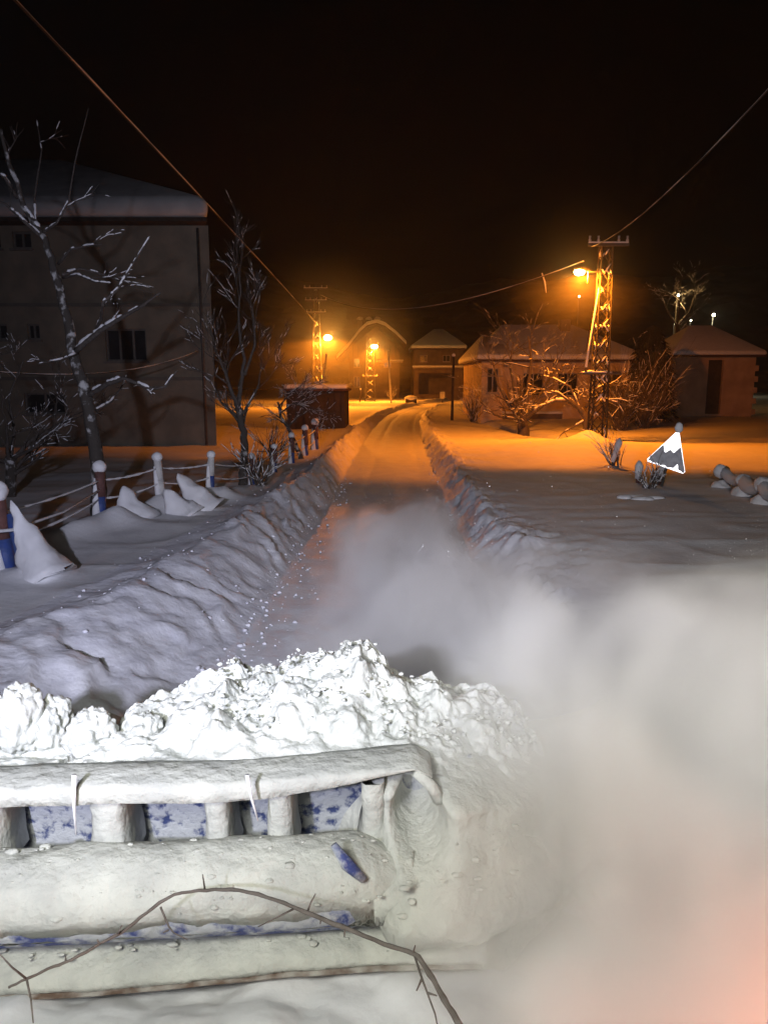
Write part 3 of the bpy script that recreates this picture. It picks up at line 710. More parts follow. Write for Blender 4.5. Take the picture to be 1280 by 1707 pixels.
    o = bpy.data.objects.new('sodium_lamp', l); COL.objects.link(o); o.parent = root; o.rotation_euler = (R(tilt[0]), R(tilt[1]), 0); o.location = lamp + Vector((0, -.30, -.2)) - root.location
    return root
dR = 28.8
lampR = P(966, 451, dR); bR = P(993, 752, dR); bR.z = gz(bR.x, dR)
tR = tower('right hand lattice tower with street lamp, ledge halfway up and small tree at its foot', bR, P(990, 407, dR).z - bR.z, .58, .40, 11, lampR, 4600, [(P(0, 410, dR).z - bR.z, .75)],
      platform=(P(0, 623, dR).z - bR.z, .75), spotsz=172, tilt=(27, -4), snowp=.6, seed=2, pole_from=P(976, 620, dR - .3))
d1 = 70.0
lamp1 = P(546, 562, d1); b1 = P(530, 690, d1); b1.z = gz(b1.x, d1)
tower('left lattice tower with the brightest lamp, standing behind the dark shed', b1, P(530, 474, d1).z - b1.z, .9, .4, 11, lamp1, 8500,
      [(P(0, 482, d1).z - b1.z, 1.1), (P(0, 502, d1).z - b1.z, 1.0), (P(0, 522, d1).z - b1.z, .9)], snowp=.5, seed=5, spotsz=168, tilt=(-5, 0))
d2 = 90.0
lamp2 = P(624, 577, d2 - .8); b2 = P(617, 668, d2); b2.z = gz(b2.x, d2)
tower('middle lattice tower brightly lit in front of the gabled house', b2, P(617, 560, d2).z - b2.z, 1.25, .7, 9, lamp2, 10000,
      [(P(0, 628, d2).z - b2.z, .9)], snowp=.9, seed=9, spotsz=156, tilt=(13, 0))

# slim poles
def pole(name, label, cat, a, b, r, m, snow=False):
    root = thing(name, label, cat, (a.x, a.y, a.z)); MB().tube([a, a.lerp(b, .5), b], [r, r * .9, r * .8], 8).build('shaft', m, root)
    MB().blob((b.x, b.y, b.z + r * .8), (r * 1.3, r * 1.3, r * 1.2), 3, sub=2).build('snow_cap', SNOW, root)
    return root
a = P(533, 690, 66); a.z = gz(a.x, 66)
pole('utility_pole', 'slim leaning pole below the brightest lamp, rising behind the shed', 'pole', a, P(544, 592, 66), .07, WHITEP)
a = P(652, 668, 84); a.z = gz(a.x, 84)
pole('utility_pole', 'pale slim pole between the middle tower and the snow covered block', 'pole', a, P(647, 585, 84), .10, WHITEP)
a = P(753, 706, 46); a.z = gz(a.x, 46)
pole('utility_pole', 'dark wooden pole at the left corner of the orange lit house', 'pole', a, P(756, 594, 46), .09, DARKW)
for k, (px_, d_) in enumerate(((563, 88), (576, 86), (600, 87))):
    p = P(px_, 660, d_); p.z = gz(p.x, d_); pole('marker_post', ['snowy stake farthest left in the lit yard', 'snowy stake in the lit yard, second from the left', 'snowy stake just left of the middle tower'][k], 'post', p, p + Vector((.05, 0, 1.0 + .2 * k)), .09, DARKW)
# white marker board on a post at the end of the road
p = P(737, 663, 88); p.z = gz(p.x, 88)
root = thing('marker_board', 'small white board on a post at the end of the road', 'sign', p)
MB().tube([p, p + Vector((0, 0, 1.0))], .05, 6).build('post', DARKW, root); MB().box(p.x - .28, p.x + .28, p.y - .08, p.y - .052, p.z + .7, p.z + 1.5).build('board', WHITEP, root, smooth=False)
# snow covered block by the road
p = P(685, 668, 84); p.z = gz(p.x, 84)
root = thing('covered_trough', 'low block with thick rounded snow on top beside the far bend', 'trough', p)
MB().box(p.x - .62, p.x + .62, 83.5, 84.5, p.z - .1, p.z + .35).build('body', DARKW, root, smooth=False)
MB().blob((p.x, 84, p.z + .45), (.76, .6, .32), 6, amp=.08, sub=3).build('snow', SNOW, root)
# low yard wall before the bungalow
p = P(855, 695, 48.3)
root = thing('garden_wall', 'low dark garden wall with snow on top before the orange lit house', 'wall', (7.5, 48, .2))
MB().box(6.3, 11.5, 48.0, 48.25, 0, .62).build('wall', BROWN, root, smooth=False); MB().box(6.27, 11.53, 47.96, 48.29, .622, .78).build('snow', SNOW, root, bevel=.05)

# ------------------------------------------------------------ cables
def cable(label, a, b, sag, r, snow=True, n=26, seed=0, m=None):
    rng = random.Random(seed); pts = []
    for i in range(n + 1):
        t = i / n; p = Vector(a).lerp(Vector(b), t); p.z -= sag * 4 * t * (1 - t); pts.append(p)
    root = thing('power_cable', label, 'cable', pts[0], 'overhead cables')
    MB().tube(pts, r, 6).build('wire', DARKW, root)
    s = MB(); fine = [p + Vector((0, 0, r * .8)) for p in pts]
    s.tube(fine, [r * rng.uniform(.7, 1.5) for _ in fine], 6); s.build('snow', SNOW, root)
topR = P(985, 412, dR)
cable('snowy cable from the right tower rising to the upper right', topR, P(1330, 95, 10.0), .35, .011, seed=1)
cable('sagging snowy cable from the right tower towards the left towers', P(972, 436, dR), P(535, 492, d1), 1.5, .02, seed=2)
cable('thick made-up snowy cable standing in for the streak of lamp glare to the upper left', P(528, 540, d1 - .3), P(-60, -90, 17.0), -.1, .032, n=40, seed=3)  # invented cable, laid along the streak of glare from the left lamp
cable('thin sagging cable crossing behind the leaning tree at the left edge', P(-40, 617, 14), P(330, 585, 26), .35, .012, seed=4)
# icicle-like strip of snow hanging off the cable
p = P(903, 455, dR + 6)
s = MB(); s.tube([p, P(908, 470, dR + 6), P(910, 488, dR + 6)], [.03, .04, .015], 5); tag(s.build('icicle', SNOW), 'strip of snow hanging off the sagging cable left of the right lamp', 'icicle')

# hillside lamps
def hill_lamp(label, px_, py_, d_, m, r, power, col):
    p = P(px_, py_, d_); gz_ = 0
    root = thing('street_lamp', label, 'lamp', (p.x, p.y, 0), 'small distant lamps on the hillside')
    MB().tube([(p.x, p.y + .3, -.5), (p.x, p.y + .3, p.z + .2)], .08, 6).build('pole', METAL, root)
    MB().blob(p, r, 1, amp=.05, sub=2).build('bulb', m, root)
    l = bpy.data.lights.new('lamp_light', 'POINT'); l.energy = power; l.color = col; l.shadow_soft_size = .2
    o = bpy.data.objects.new('lamp_light', l); COL.objects.link(o); o.parent = root; o.location = p + Vector((0, -.5, 0)) - root.location
hill_lamp('bright white lamp above the roof of the far right cottage', 1189, 525, 120, LAMPW, .24, 500, (1, .9, .55))
hill_lamp('tiny lamp left of the bright white hillside lamp', 1151, 534, 125, LAMPW, .13, 60, (1, .9, .6))
hill_lamp('tiny lamp farthest left on the hillside behind the evergreens', 1124, 541, 130, LAMPW, .09, 30, (1, .9, .6))
hill_lamp('warm lamp glinting through the distant bare tree', 1130, 492, 71, LAMPW, .10, 260, (1, .6, .2))
hill_lamp('small orange lamp far away below the right tower lamp', 965, 494, 110, emis('small_glow', (1, .5, .2), 25), .14, 60, (1, .5, .2))

# ------------------------------------------------------------ left fence
root = thing('fence', 'post and wire fence with snow capped red and blue posts along the left verge', 'fence', (-4.4, 11.5, .4))
posts = []
def post(x, y, h, r, lean=(0, 0), cap=1.0, low=BLUEP, hi=REDP, snowside=0.0):
    b_ = S(x, y, -.15); t_ = Vector((x + lean[0], y + lean[1], gz(x, y) + h)); m_ = b_.lerp(t_, .5)
    po = MB().tube([b_, m_], [r, r * .95], 10).build('post', low, root)
    MB().tube([m_, t_], [r * .96, r * .9], 10).build('upper_post', hi, po)
    MB().blob((t_.x, t_.y, t_.z + r * .55 * cap), (r * 1.12 * cap, r * 1.12 * cap, r * 1.1 * cap), int(x * 10), amp=.16, sub=3).build('snow_cap', SNOW, po)
    s = MB(); q = b_.lerp(t_, .85)
    s.tube([b_ + Vector((-r * .5, -r * .7, .05)), b_.lerp(t_, .5) + Vector((-r * .6, -r * .6, 0)), q + Vector((-r * .7, -r * .45, 0))], [r * .9, r * .65, r * .3], 8); s.build('snow', SNOW, po)
    posts.append((b_, t_)); return po
post(-4.48, 8.55, .84, .105, (-.06, 0), 1.15)
post(-4.50, 11.55, .68, .085, (.03, .0), 1.1)
post(-3.92, 12.9, .60, .075, (-.05, 0), 1.1, WHITEP, WHITEP)
post(-3.36, 14.2, .58, .07, (.03, 0), 1.05, BLUEP, WHITEP)
post(-2.98, 16.6, .6, .07)
post(-2.80, 18.8, .62, .07)
post(-2.62, 21.0, .75, .08)
post(-2.45, 23.0, .80, .10)
post(-2.32, 25.0, .85, .12)
# leaning brace against the nearest post
a_ = S(-4.22, 8.45, -.1); b_ = Vector((-4.42, 8.6, gz(-4.4, 8.5) + .62))
pb = MB().tube([a_, b_], [.07, .06], 8).build('brace', BLUEP, root)
s = MB(); s.tube([(a_ + Vector((.30, -.08, -.05))).lerp(b_ + Vector((.02, -.04, .12)), q / 13) for q in range(14)], [.30 * (1 - q / 13) ** 1.6 + .05 for q in range(13)] + [.01], 18); s.rough(.09, 5); s.build('snow', SNOW, pb)
for i in range(len(posts) - 1):
    for f, sg in ((.80, .04), (.45, .06)):
        p0 = posts[i][0].lerp(posts[i][1], f); p1 = posts[i + 1][0].lerp(posts[i + 1][1], f); pts = []
        for k in range(15):
            t = k / 14; q = p0.lerp(p1, t); q.z -= sg * 4 * t * (1 - t); pts.append(q)
        wv = MB().tube(pts, .006, 5).build('wire', DARKW, root)
        s = MB(); rng = random.Random(i * 7 + int(f * 10)); s.tube([q + Vector((0, 0, .008)) for q in pts], [rng.uniform(.008, .024) for _ in pts], 6); s.build('snow', SNOW, wv)
p0 = P(-90, 895, 7.6); p1 = P(20, 885, 8.4)
pts = [p0, p1, posts[1][0].lerp(posts[1][1], .62)]
wv = MB().tube([pts[0], pts[1], pts[1].lerp(pts[2], .5) - Vector((0, 0, .08)), pts[2]], .008, 5).build('wire', DARKW, root)
MB().tube([q + Vector((0, 0, .01)) for q in [pts[0], pts[1], pts[1].lerp(pts[2], .5) - Vector((0, 0, .08)), pts[2]]], [.014, .02, .016, .014], 6).build('snow', SNOW, wv)
# snow-draped stumps poking through the verge drift
for k, (px_, py_, d_, hh, lean) in enumerate(((322, 868, 12.9, .5, -.18), (205, 875, 11.9, .42, .05), (285, 862, 12.4, .35, -.1))):
    x_ = P(px_, py_, d_).x; b_ = S(x_, d_, -.1)
    s = MB(); s.tube([b_ + Vector((.22, 0, -.05)).lerp(Vector((lean, 0, hh + .1)), q / 11) for q in range(12)], [.34 * (1 - q / 11) ** 1.25 + .045 for q in range(11)] + [.01], 18); s.rough(.11, 5)
    tag(s.build('snow_cone', SNOW), ['pointed cone of snow leaning left near the fence, tallest of three', 'low snow hump beside the second fence post', 'stubby snow hump left of the tallest snow cone'][k], 'snow drift')

# right-hand broken fence, snowed over
root = thing('fence', 'low fence smothered in lumpy snow at the right edge', 'fence', (7.2, 14.5, .4))
pp = [(7.55, 16.4), (7.5, 15.3), (7.35, 14.2), (7.2, 13.1), (7.1, 11.9)]
tops = []
for k, (x_, y_) in enumerate(pp):
    b_ = S(x_, y_, -.1); t_ = b_ + Vector((0, 0, .44 if k % 2 == 0 else .36)); po = MB().tube([b_, t_], .05, 8).build('post', DARKW, root); tops.append(t_)
    MB().blob((t_.x, t_.y, t_.z + .02), (.17, .17, .15), k + 3, amp=.2, sub=3).blob((b_.x - .05, b_.y - .1, b_.z + .12), (.2, .2, .16), k + 13, amp=.2, sub=3).rough(.05, 6).build('snow_cap', SNOW, po)
rl = MB().tube(tops, .035, 6).build('rail', DARKW, root)
fine = []
for a_, b_ in zip(tops[:-1], tops[1:]):
    for q in range(5): fine.append(a_.lerp(b_, q / 5) + Vector((0, 0, .03 - .1 * math.sin(q / 5 * 3.14))))
rng = random.Random(4); MB().tube(fine, [rng.uniform(.10, .17) for _ in fine], 14).rough(.06, 5).build('snow', SNOW, rl)

# ------------------------------------------------------------ triangular road sign, half covered
ds = 16.4
A, B, C_ = P(1131, 716, ds - .05), P(1075, 768, ds + .15), P(1142, 791, ds - .2)
ctr = (A + B + C_) / 3
nrm = (B - A).cross(C_ - A).normalized()
if nrm.y > 0: nrm = -nrm
root = thing('road_sign', 'tilted triangular white road sign half plastered with grey snow', 'sign', (ctr.x, ctr.y + .05, .3))
def rnd_tri(sc_, off, th, m_, name, par, inner=None):
    vs = []
    for v_ in (A, B, C_):
        o1 = ctr + (v_ - ctr) * sc_
        for w_ in (A, B, C_):
            if w_ is not v_: vs.append((v_, ctr + (v_ + (w_ - v_) * .06 - ctr) * sc_))
    # order: around triangle
    order = [vs[0][1], vs[2][1], vs[3][1], vs[5][1], vs[4][1], vs[1][1]]
    order = [vs[1][1], vs[0][1], vs[2][1], vs[3][1], vs[5][1], vs[4][1]]
    n_ = 6; top = [p + nrm * (off + th) for p in order]; bot = [p + nrm * off for p in order]
    fs = [tuple(range(n_)), tuple(reversed(range(n_, 2 * n_)))] + [(k, n_ + k, n_ + (k + 1) % n_, (k + 1) % n_) for k in range(n_)]
    return MB().add(top + bot, fs).build(name, m_, par, smooth=False)
SIGNW = mat('reflective_sheet', (.93, .93, .88), (.88, .88, .84), 20, .35, metal=.95)
plate = rnd_tri(1.0, 0, .012, SIGNW, 'plate', root)
# snow crust: ragged sheet over the lower part
e1 = (C_ - B).normalized(); L_ = (C_ - B).length; e2 = (A - B) - e1 * (A - B).dot(e1); Hs = e2.length; e2.normalize()
ax = (A - B).dot(e1)
s = MB(); NX = 44; topv = []; botv = []
for k in range(NX + 1):
    t = .07 + .88 * k / NX; xx = t * L_
    hmax = Hs * min(xx / ax if xx < ax else 1, (L_ - xx) / (L_ - ax) if xx > ax else 1) * .97 - .012
    hh = min(hmax, Hs * (.50 + .10 * math.sin(t * 9 + 1) + .05 * math.sin(t * 31)))
    lo_ = .012 + .03 * abs(math.sin(t * 17)) + (.16 * max(0, 1 - abs(t - .74) / .06))
    if hh <= lo_: hh = lo_ + .002
    topv.append(B + e1 * xx + e2 * hh); botv.append(B + e1 * xx + e2 * lo_)
nv = NX + 1; th = nrm * .035
vs = [p + nrm * .013 for p in botv] + [p + nrm * .013 for p in topv] + [b.lerp(t, .15) + th for b, t in zip(botv, topv)] + [b.lerp(t, .88) + th for b, t in zip(botv, topv)]
fs = []
for k in range(NX):
    fs += [(k, k + 1, 2 * nv + k + 1, 2 * nv + k), (2 * nv + k, 2 * nv + k + 1, 3 * nv + k + 1, 3 * nv + k), (3 * nv + k, 3 * nv + k + 1, nv + k + 1, nv + k)]
s.add(vs, fs).build('snow_crust', mat('grey_crust', (.60, .62, .65), (.44, .46, .50), 9, .8, bump=.6, bscale=25), plate)
MB().blob(A + Vector((0, 0, .04)), (.09, .07, .12), 3, sub=3).build('snow_cap', SNOW, plate)
pb_ = S(ctr.x - .12, ctr.y + .12, -.2); MB().tube([pb_, ctr - nrm * .03 + Vector((.03, 0, .3))], .03, 10).build('post', METAL, root)
for k, (px_, py_, d_, hh, lean) in enumerate(((1020, 785, 20.5, .75, .14), (1062, 815, 17.0, .5, 0), (1098, 808, 16.8, .55, .08))):
    x_ = P(px_, py_, d_).x; b_ = S(x_, d_, -.1)
    r_ = thing('fence_post', ['leaning snow plastered post between the lattice tower and the sign', 'short stake with snow cap left under the sign', 'short stake with snow cap right under the sign'][k], 'post', b_)
    MB().tube([b_, b_ + Vector((lean, 0, hh))], .05, 8).build('shaft', REDP, r_); MB().tube([b_ + Vector((-.03, -.04, .2)), b_ + Vector((lean, -.03, hh)), b_ + Vector((lean * 1.1, 0, hh + .12))], [.06, .10, .03], 9).build('snow', SNOW, r_)
p = P(1082, 850, 14.6)
s = MB(); x_, y_ = p.x, 14.8
for k in range(7): s.blob(S(x_ + random.uniform(-.5, .5), y_ + random.uniform(-.3, .3), .0), (random.uniform(.12, .3), .15, .07), k, sub=2)
tag(s.build('snow_clods', SNOW), 'flat snow clods on the open field below the sign', 'snow')

# ------------------------------------------------------------ the plough blade (rear side), ahead of the cab
blade = thing('plough_blade', 'blue snow plough blade seen from behind, caked with snow', 'snow plough', (0, 2.9, .45))
def bl_y(x): return 2.955 + .076 * x          # slight angle of the blade
def sweep(name, m_, par, x0, x1, section, n=90, jit=.006, seed=0, bevel=0, prof_fn=None):
    """section(x,t)-> list of (dy,z) ring points around the bar"""
    vs = []; fs = []; k_ = None
    for i in range(n + 1):
        x = x0 + (x1 - x0) * i / n; ring = section(x); k_ = len(ring)
        for j, (dy, z) in enumerate(ring):
            nn = fbm(np.array([x * 9 + seed * 9.1 + 20]), np.array([j * .9 + 4.0]), o=3)[0] - .5
            vs.append((x, bl_y(x) + dy + nn * jit * 2, z + nn * jit * 2))
    for i in range(n):
        for j in range(k_):
            j2 = (j + 1) % k_; fs.append((i * k_ + j, i * k_ + j2, (i + 1) * k_ + j2, (i + 1) * k_ + j))
    fs.append(tuple(reversed(range(k_)))); fs.append(tuple(n * k_ + j for j in range(k_)))
    return MB().add(vs, fs).build(name, m_, par)
XL, XR = -3.0, .05
# back plate, gently curved
vs = []; fs = []; nx, nz = 120, 24
for i in range(nx + 1):
    x = XL + (XR + .35 - XL) * i / nx
    for j in range(nz + 1):
        t = j / nz; z = .12 + .90 * t; dy = .10 - .16 * (t - .5) ** 2 * 2 + .10
        vs.append((x, bl_y(x) + dy, z))
for i in range(nx):
    for j in range(nz): a = i * (nz + 1) + j; fs.append((a, a + nz + 1, a + nz + 2, a + 1))
n0 = len(vs); vs += [(x, y + .03, z) for x, y, z in vs]; fs += [tuple(n0 + q for q in reversed(f)) for f in list(fs)]
for i in range(nx): a = i * (nz + 1) + nz; fs.append((a, a + nz + 1, a + nz + 1 + n0, a + n0))
for j in range(nz): a = nx * (nz + 1) + j; fs.append((a, a + n0, a + n0 + 1, a + 1))
MB().add(vs, fs).build('back_plate', FROST, blade)
def droop(x): return .015 * math.sin(x * 5) + (0.04 * math.sin((x + .6) * 2.2) if x > -.5 else 0)
def top_sec(x):
    # thick snow slab on the top rail: broad at left, tapering to the bent right end
    e = min(1, max(0, (x + .52) / .64))
    hgt_ = .088 * (1 - .72 * e ** 1.5) ; zt = 1.10 + .006 * math.sin(x * 4 + 1) + .03 * e
    if x > .13: zt -= (x - .13) * .55
    zb = zt - hgt_
    return [(-.125, zt - .004), (-.145, zt - .012), (-.150, (zt + zb) / 2), (-.148, zb + .006), (-.135, zb), (.04, zb + .005), (.10, zb - .03), (.10, zt - .03), (.03, zt - .004), (-.05, zt)]
tr_ = sweep('top_rail', CAKED, blade, XL, .20, top_sec, 160, .005, 1)
# ribs
Zr0, Zr1 = .80, 1.06
def rib(px0, px1, th=.13, name='rib', seed=0):
    x0 = P(px0, 1340, bl_y(-.5)).x; x1 = P(px1, 1340, bl_y(-.5)).x
    m_ = MB(); n = 10; vs = []; fs = []
    for i in range(n + 1):
        z = .70 + (1.03 - .70) * i / n; r_ = (fbm(np.array([z * 14 + seed * 3.3]), np.array([seed + 2.]), o=3)[0] - .5) * .03; fl = .018 * (1 - i / n) ** 2
        yb = bl_y((x0 + x1) / 2)
        ring = [(x0 - fl + r_, yb + .14), (x0 - fl + r_, yb - th + .055), (x0 - fl + .02 + r_, yb - th + .03), (x1 + fl - .02 - r_ * .6, yb - th + .03), (x1 + fl - r_ * .6, yb - th + .055), (x1 + fl - r_ * .6, yb + .14)]
        for q in ring: vs.append((*q, z))
    for i in range(n):
        for j in range(6): j2 = (j + 1) % 6; fs.append((i * 6 + j, i * 6 + j2, (i + 1) * 6 + j2, (i + 1) * 6 + j))
    return m_.add(vs, fs).build(name, CAKED, blade)
for k, (a, b) in enumerate([(-40, 28), (172, 222), (351, 387), (453, 487), (603, 640), (-190, -140), (-330, -290)]): rib(a, b, seed=k)
# the bent outer end plate of the blade
q0, q1, q2 = Vector((.13, bl_y(.15) - .13, 1.10)), Vector((.20, bl_y(.2) - .13, 1.03)), Vector((.235, bl_y(.25) - .12, .96))
MB().tube([q0, q1, q2], [.022, .024, .03], 8).build('end_plate', CAKED, blade)
# icicles / frozen cord
for (a, b, c, d_, r_) in ((124, 1292, 127, 1392, .007), (412, 1292, 430, 1368, .006)):
    t_ = P(a, b, bl_y(-1) - .19); e_ = P(c, d_, bl_y(-1) - .19); MB().tube([t_, t_.lerp(e_, .5) + Vector((-.004, 0, 0)), e_], [r_ * 1.5, r_, r_ * .4], 8).build('icicle', SNOW, blade)
# lower beam: round blue tube with a thick rounded cap of snow
def beam_sec(x):
    c = (-.20, .64); r = .172 - .10 * float(ss((x + .16) / .26))
    return [(c[0] + r * math.cos(a_) * .9, c[1] + r * math.sin(a_) * .95 ) for a_ in [2 * math.pi * k / 16 for k in range(16)]]
bm_ = sweep('lower_beam', FROST2, blade, XL, .10, beam_sec, 90, .002, 2)
def cap_sec(x):
    c = (-.20, .66); r = .195 - .105 * float(ss((x + .14) / .28)) ; out = []
    for k in range(22):
        a_ = -.10 * math.pi + (1.04 - .05 * max(0, min(1, (x + 1.0) / .8))) * math.pi * k / 21
        nn = (fbm(np.array([x * 6 + 70]), np.array([2.5]), o=4)[0] - .5)
        if k == 21: a_ -= nn * .45
        lump = 1 + .13 * (fbm(np.array([x * 5 + 7]), np.array([k * .35 + 1]), o=3)[0] - .5)
        out.append((c[0] + r * lump * math.cos(a_), c[1] + r * lump * .92 * math.sin(a_) + .005))
    inner = [(c[0] + .158 * math.cos(a_), c[1] - .02 + .15 * math.sin(a_)) for a_ in (1.2 * math.pi, .9 * math.pi, .5 * math.pi, .1 * math.pi)]
    return out + inner
sweep('snow', CAKED, bm_, XL, .12, cap_sec, 220, .004, 3)
# ledge with rusty cutting edge below it
def ledge_sec(x):
    z = .372 + .018 * math.sin(x * 3 + 2)
    rg = .012 * (fbm(np.array([x * 7 + 30]), np.array([.5]), o=4)[0] - .5) * 3
    return [(-.06, z + .07 + rg), (-.20, z + .085 + rg), (-.31, z + .05 + rg), (-.345, z + .015), (-.345, z - .01), (-.30, z - .03), (-.05, z - .03)]
lg = sweep('ledge_snow', CAKED, blade, XL, .42, ledge_sec, 160, .006, 4)
RUST = mat('rusty_edge', (.13, .085, .06), (.40, .38, .35), 12, .8, bump=.4)
sweep('cutting_edge', RUST, blade, XL, .40, lambda x: [(-.352, .342 + .018 * math.sin(x * 3 + 2)), (-.36, .354 + .018 * math.sin(x * 3 + 2)), (-.05, .354 + .018 * math.sin(x * 3 + 2)), (-.05, .33)], 40, .003, 5)
# lumpy snow plastered over the right half
s = MB(); rng = random.Random(12)
NXc, NZc = 140, 80; vs = []; fs = []
xx, zz = np.meshgrid(np.linspace(-.40, 1.9, NXc), np.linspace(.36, 1.16, NZc))
edge = ss((xx + .24 - .25 * np.clip(zz - .78, -.2, .1)) / .34)
wz = worley(xx * 5 + 3, zz * 6 + 5, xx * 0 + 2.2)
bulge = -.16 - .25 * np.exp(-((zz - .74) / np.where(zz < .74, .12, .17)) ** 2) - .05 * fbm(xx * 4 + 8, zz * 4 + 3) - .09 * (.6 - wz) - .03 * fbm(xx * 16 + 8, zz * 16 + 3, o=3)
hole = np.exp(-(((xx - .14) / .10) ** 2 + ((zz - 1.0) / .10) ** 2) ** 2) + np.exp(-(((xx + .22) / .17) ** 2 + ((zz - .98) / .12) ** 2) ** 2) + .9 * np.exp(-(((xx + .02 + (zz - .62) * .8) / .028) ** 2 + ((zz - .62) / .13) ** 4)) * 1.0
back = .21
dy = back * (1 - edge) + bulge * edge
dy = dy * (1 - np.clip(hole, 0, 1)) + .20 * np.clip(hole, 0, 1)
zt_ = 1.10 - .42 * np.clip(xx - .25, 0, 2) ** 1.3 + .03 * (fbm(xx * 5 + 2, xx * 0 + 4, o=3) - .5)
tz = (zz - .36) / .8
zz = .10 + (zt_ - .10) * tz
dy = np.where(tz > .86, dy * (1 - ss((tz - .86) / .14)) + .28 * ss((tz - .86) / .14), dy)
dy = dy + np.clip(xx - .30, 0, 2) ** 1.5 * 1.1
yy = bl_y(xx) + dy
n = NXc
vs = np.stack([xx.ravel(), yy.ravel(), zz.ravel()], 1).tolist()
a = (np.arange(NZc - 1)[:, None] * n + np.arange(n - 1)[None]).ravel()
s.add(vs, np.stack([a, a + 1, a + n + 1, a + n], 1).tolist()); s.build('plastered_snow', CAKED, blade)
MB().tube([P(556, 1408, 2.60), P(578, 1440, 2.585), P(606, 1466, 2.59)], [.014, .026, .016], 8).build('strut', FROST2, blade)
MB().blob(P(545, 1462, 2.63), (.14, .03, .022), 5, amp=.3, sub=3).build('bare_paint', FROST2, blade)

s = MB(); rng = random.Random(8)
for k in range(260):
    x = rng.uniform(-1.75, .55)
    if x < .0 and rng.random() < .6: a_ = rng.uniform(.35, .95) * math.pi; p = (x, bl_y(x) - .20 + .19 * math.cos(a_), .665 + .178 * math.sin(a_))
    elif x < 0: p = (x, bl_y(x) - rng.uniform(.08, .3), .455)
    else: p = (x, bl_y(x) - .40 + .35 * x * x, rng.uniform(.45, .95))
    q = rng.uniform(.002, .008) + .012 * rng.random() ** 8; s.blob(p, (q * rng.uniform(1, 2.2), q, q * rng.uniform(.5, .9)), k, amp=.35, freq=1.8, sub=2)
c_ = s.build('snow_clods', CAKED, blade); c_['kind'] = 'stuff'

# snowy mass on the plough's lifting frame, close below
NXc, NYc = 200, 90
xx, yy = np.meshgrid(np.linspace(-2.6, 1.6, NXc), np.linspace(.9, 2.72, NYc))
zz = .18 + .16 * fbm(xx * 2.2 + 5, yy * 2.2 + 9, o=5) + .08 * (.7 - worley(xx * 3.2 + 2, yy * 3.2 + 3, xx * 0 + 1.5)) + .10 * np.exp(-((yy - 2.1) / .35) ** 2)
s = MB(); a = (np.arange(NYc - 1)[:, None] * NXc + np.arange(NXc - 1)[None]).ravel()
s.add(np.stack([xx.ravel(), yy.ravel(), zz.ravel()], 1).tolist(), np.stack([a, a + 1, a + NXc + 1, a + NXc], 1).tolist())
tag(s.build('snow_heap', SNOWR), 'lumpy snow packed behind the plough blade, below its rusty edge', 'snow heap')

# ------------------------------------------------------------ twig caught on the plough
TWIGM = mat('twig_bark', (.10, .085, .075), (.15, .13, .12), 18, .9, bump=.4)
def smooth(pts, rad, k=4):
    o, q = [], []
    for i in range(len(pts) - 1):
        p0, p1, p2, p3 = pts[max(i - 1, 0)], pts[i], pts[i + 1], pts[min(i + 2, len(pts) - 1)]
        for j in range(k):
            t = j / k; o.append(.5 * (2 * p1 + (p2 - p0) * t + (2 * p0 - 5 * p1 + 4 * p2 - p3) * t * t + (3 * p1 - p0 - 3 * p2 + p3) * t ** 3) + Vector((0, 0, random.uniform(-.0025, .0025))))
            q.append((rad[i] + (rad[i + 1] - rad[i]) * t) * random.uniform(.88, 1.18))
    return o + [pts[-1]], q + [rad[-1]]
tw = thing('fallen_branch', 'thin bare arched twig lying across the snow below the blade', 'branch', P(345, 1485, 2.3))
def tl(pp): return [P(a, b, d) for a, b, d in pp]
main = tl([(15, 1645, 2.0), (45, 1632, 2.02), (80, 1615, 2.06), (120, 1600, 2.1), (165, 1574, 2.16), (205, 1553, 2.22), (245, 1522, 2.28), (290, 1492, 2.34), (345, 1484, 2.38), (400, 1485, 2.38), (460, 1500, 2.34), (510, 1521, 2.28), (570, 1545, 2.2), (640, 1573, 2.1), (690, 1590, 2.04), (715, 1622, 1.96), (740, 1665, 1.86), (768, 1712, 1.75)])
MB().tube(*smooth(main, [k * .62 for k in (.006, .007, .007, .0075, .008, .008, .009, .009, .010, .010, .0105, .011, .0115, .012, .013, .014, .015, .016)]), 8).build('stem', TWIGM, tw)
s = MB()
for pp in ([(45, 1632, 2.02), (20, 1612, 2.0), (0, 1590, 2.0)], [(45, 1632, 2.02), (52, 1665, 1.98), (56, 1705, 1.9)], [(342, 1484, 2.38), (338, 1458, 2.38)],
           [(490, 1515, 2.3), (460, 1530, 2.28), (430, 1545, 2.26)], [(512, 1521, 2.28), (518, 1505, 2.28), (526, 1490, 2.28)], [(575, 1547, 2.2), (574, 1562, 2.2)],
           [(268, 1512, 2.3), (282, 1545, 2.28), (290, 1555, 2.27), (312, 1566, 2.25)], [(282, 1550, 2.28), (272, 1555, 2.27)], [(690, 1590, 2.04), (702, 1628, 1.95), (712, 1655, 1.9), (725, 1690, 1.85), (730, 1715, 1.8)],
           [(703, 1632, 1.95), (694, 1652, 1.93)], [(712, 1655, 1.9), (728, 1660, 1.88)], [(688, 1590, 2.04), (692, 1576, 2.04)], [(110, 1603, 2.1), (110, 1594, 2.1)], [(165, 1574, 2.16), (163, 1566, 2.16)], [(197, 1556, 2.2), (203, 1543, 2.2)], [(535, 1531, 2.25), (534, 1540, 2.25)]):
    q = tl(pp); s = MB(); s.tube(q, [.004 - .002 * i / (len(q) - 1) for i in range(len(q))], 6); s.build('twig', TWIGM, tw)

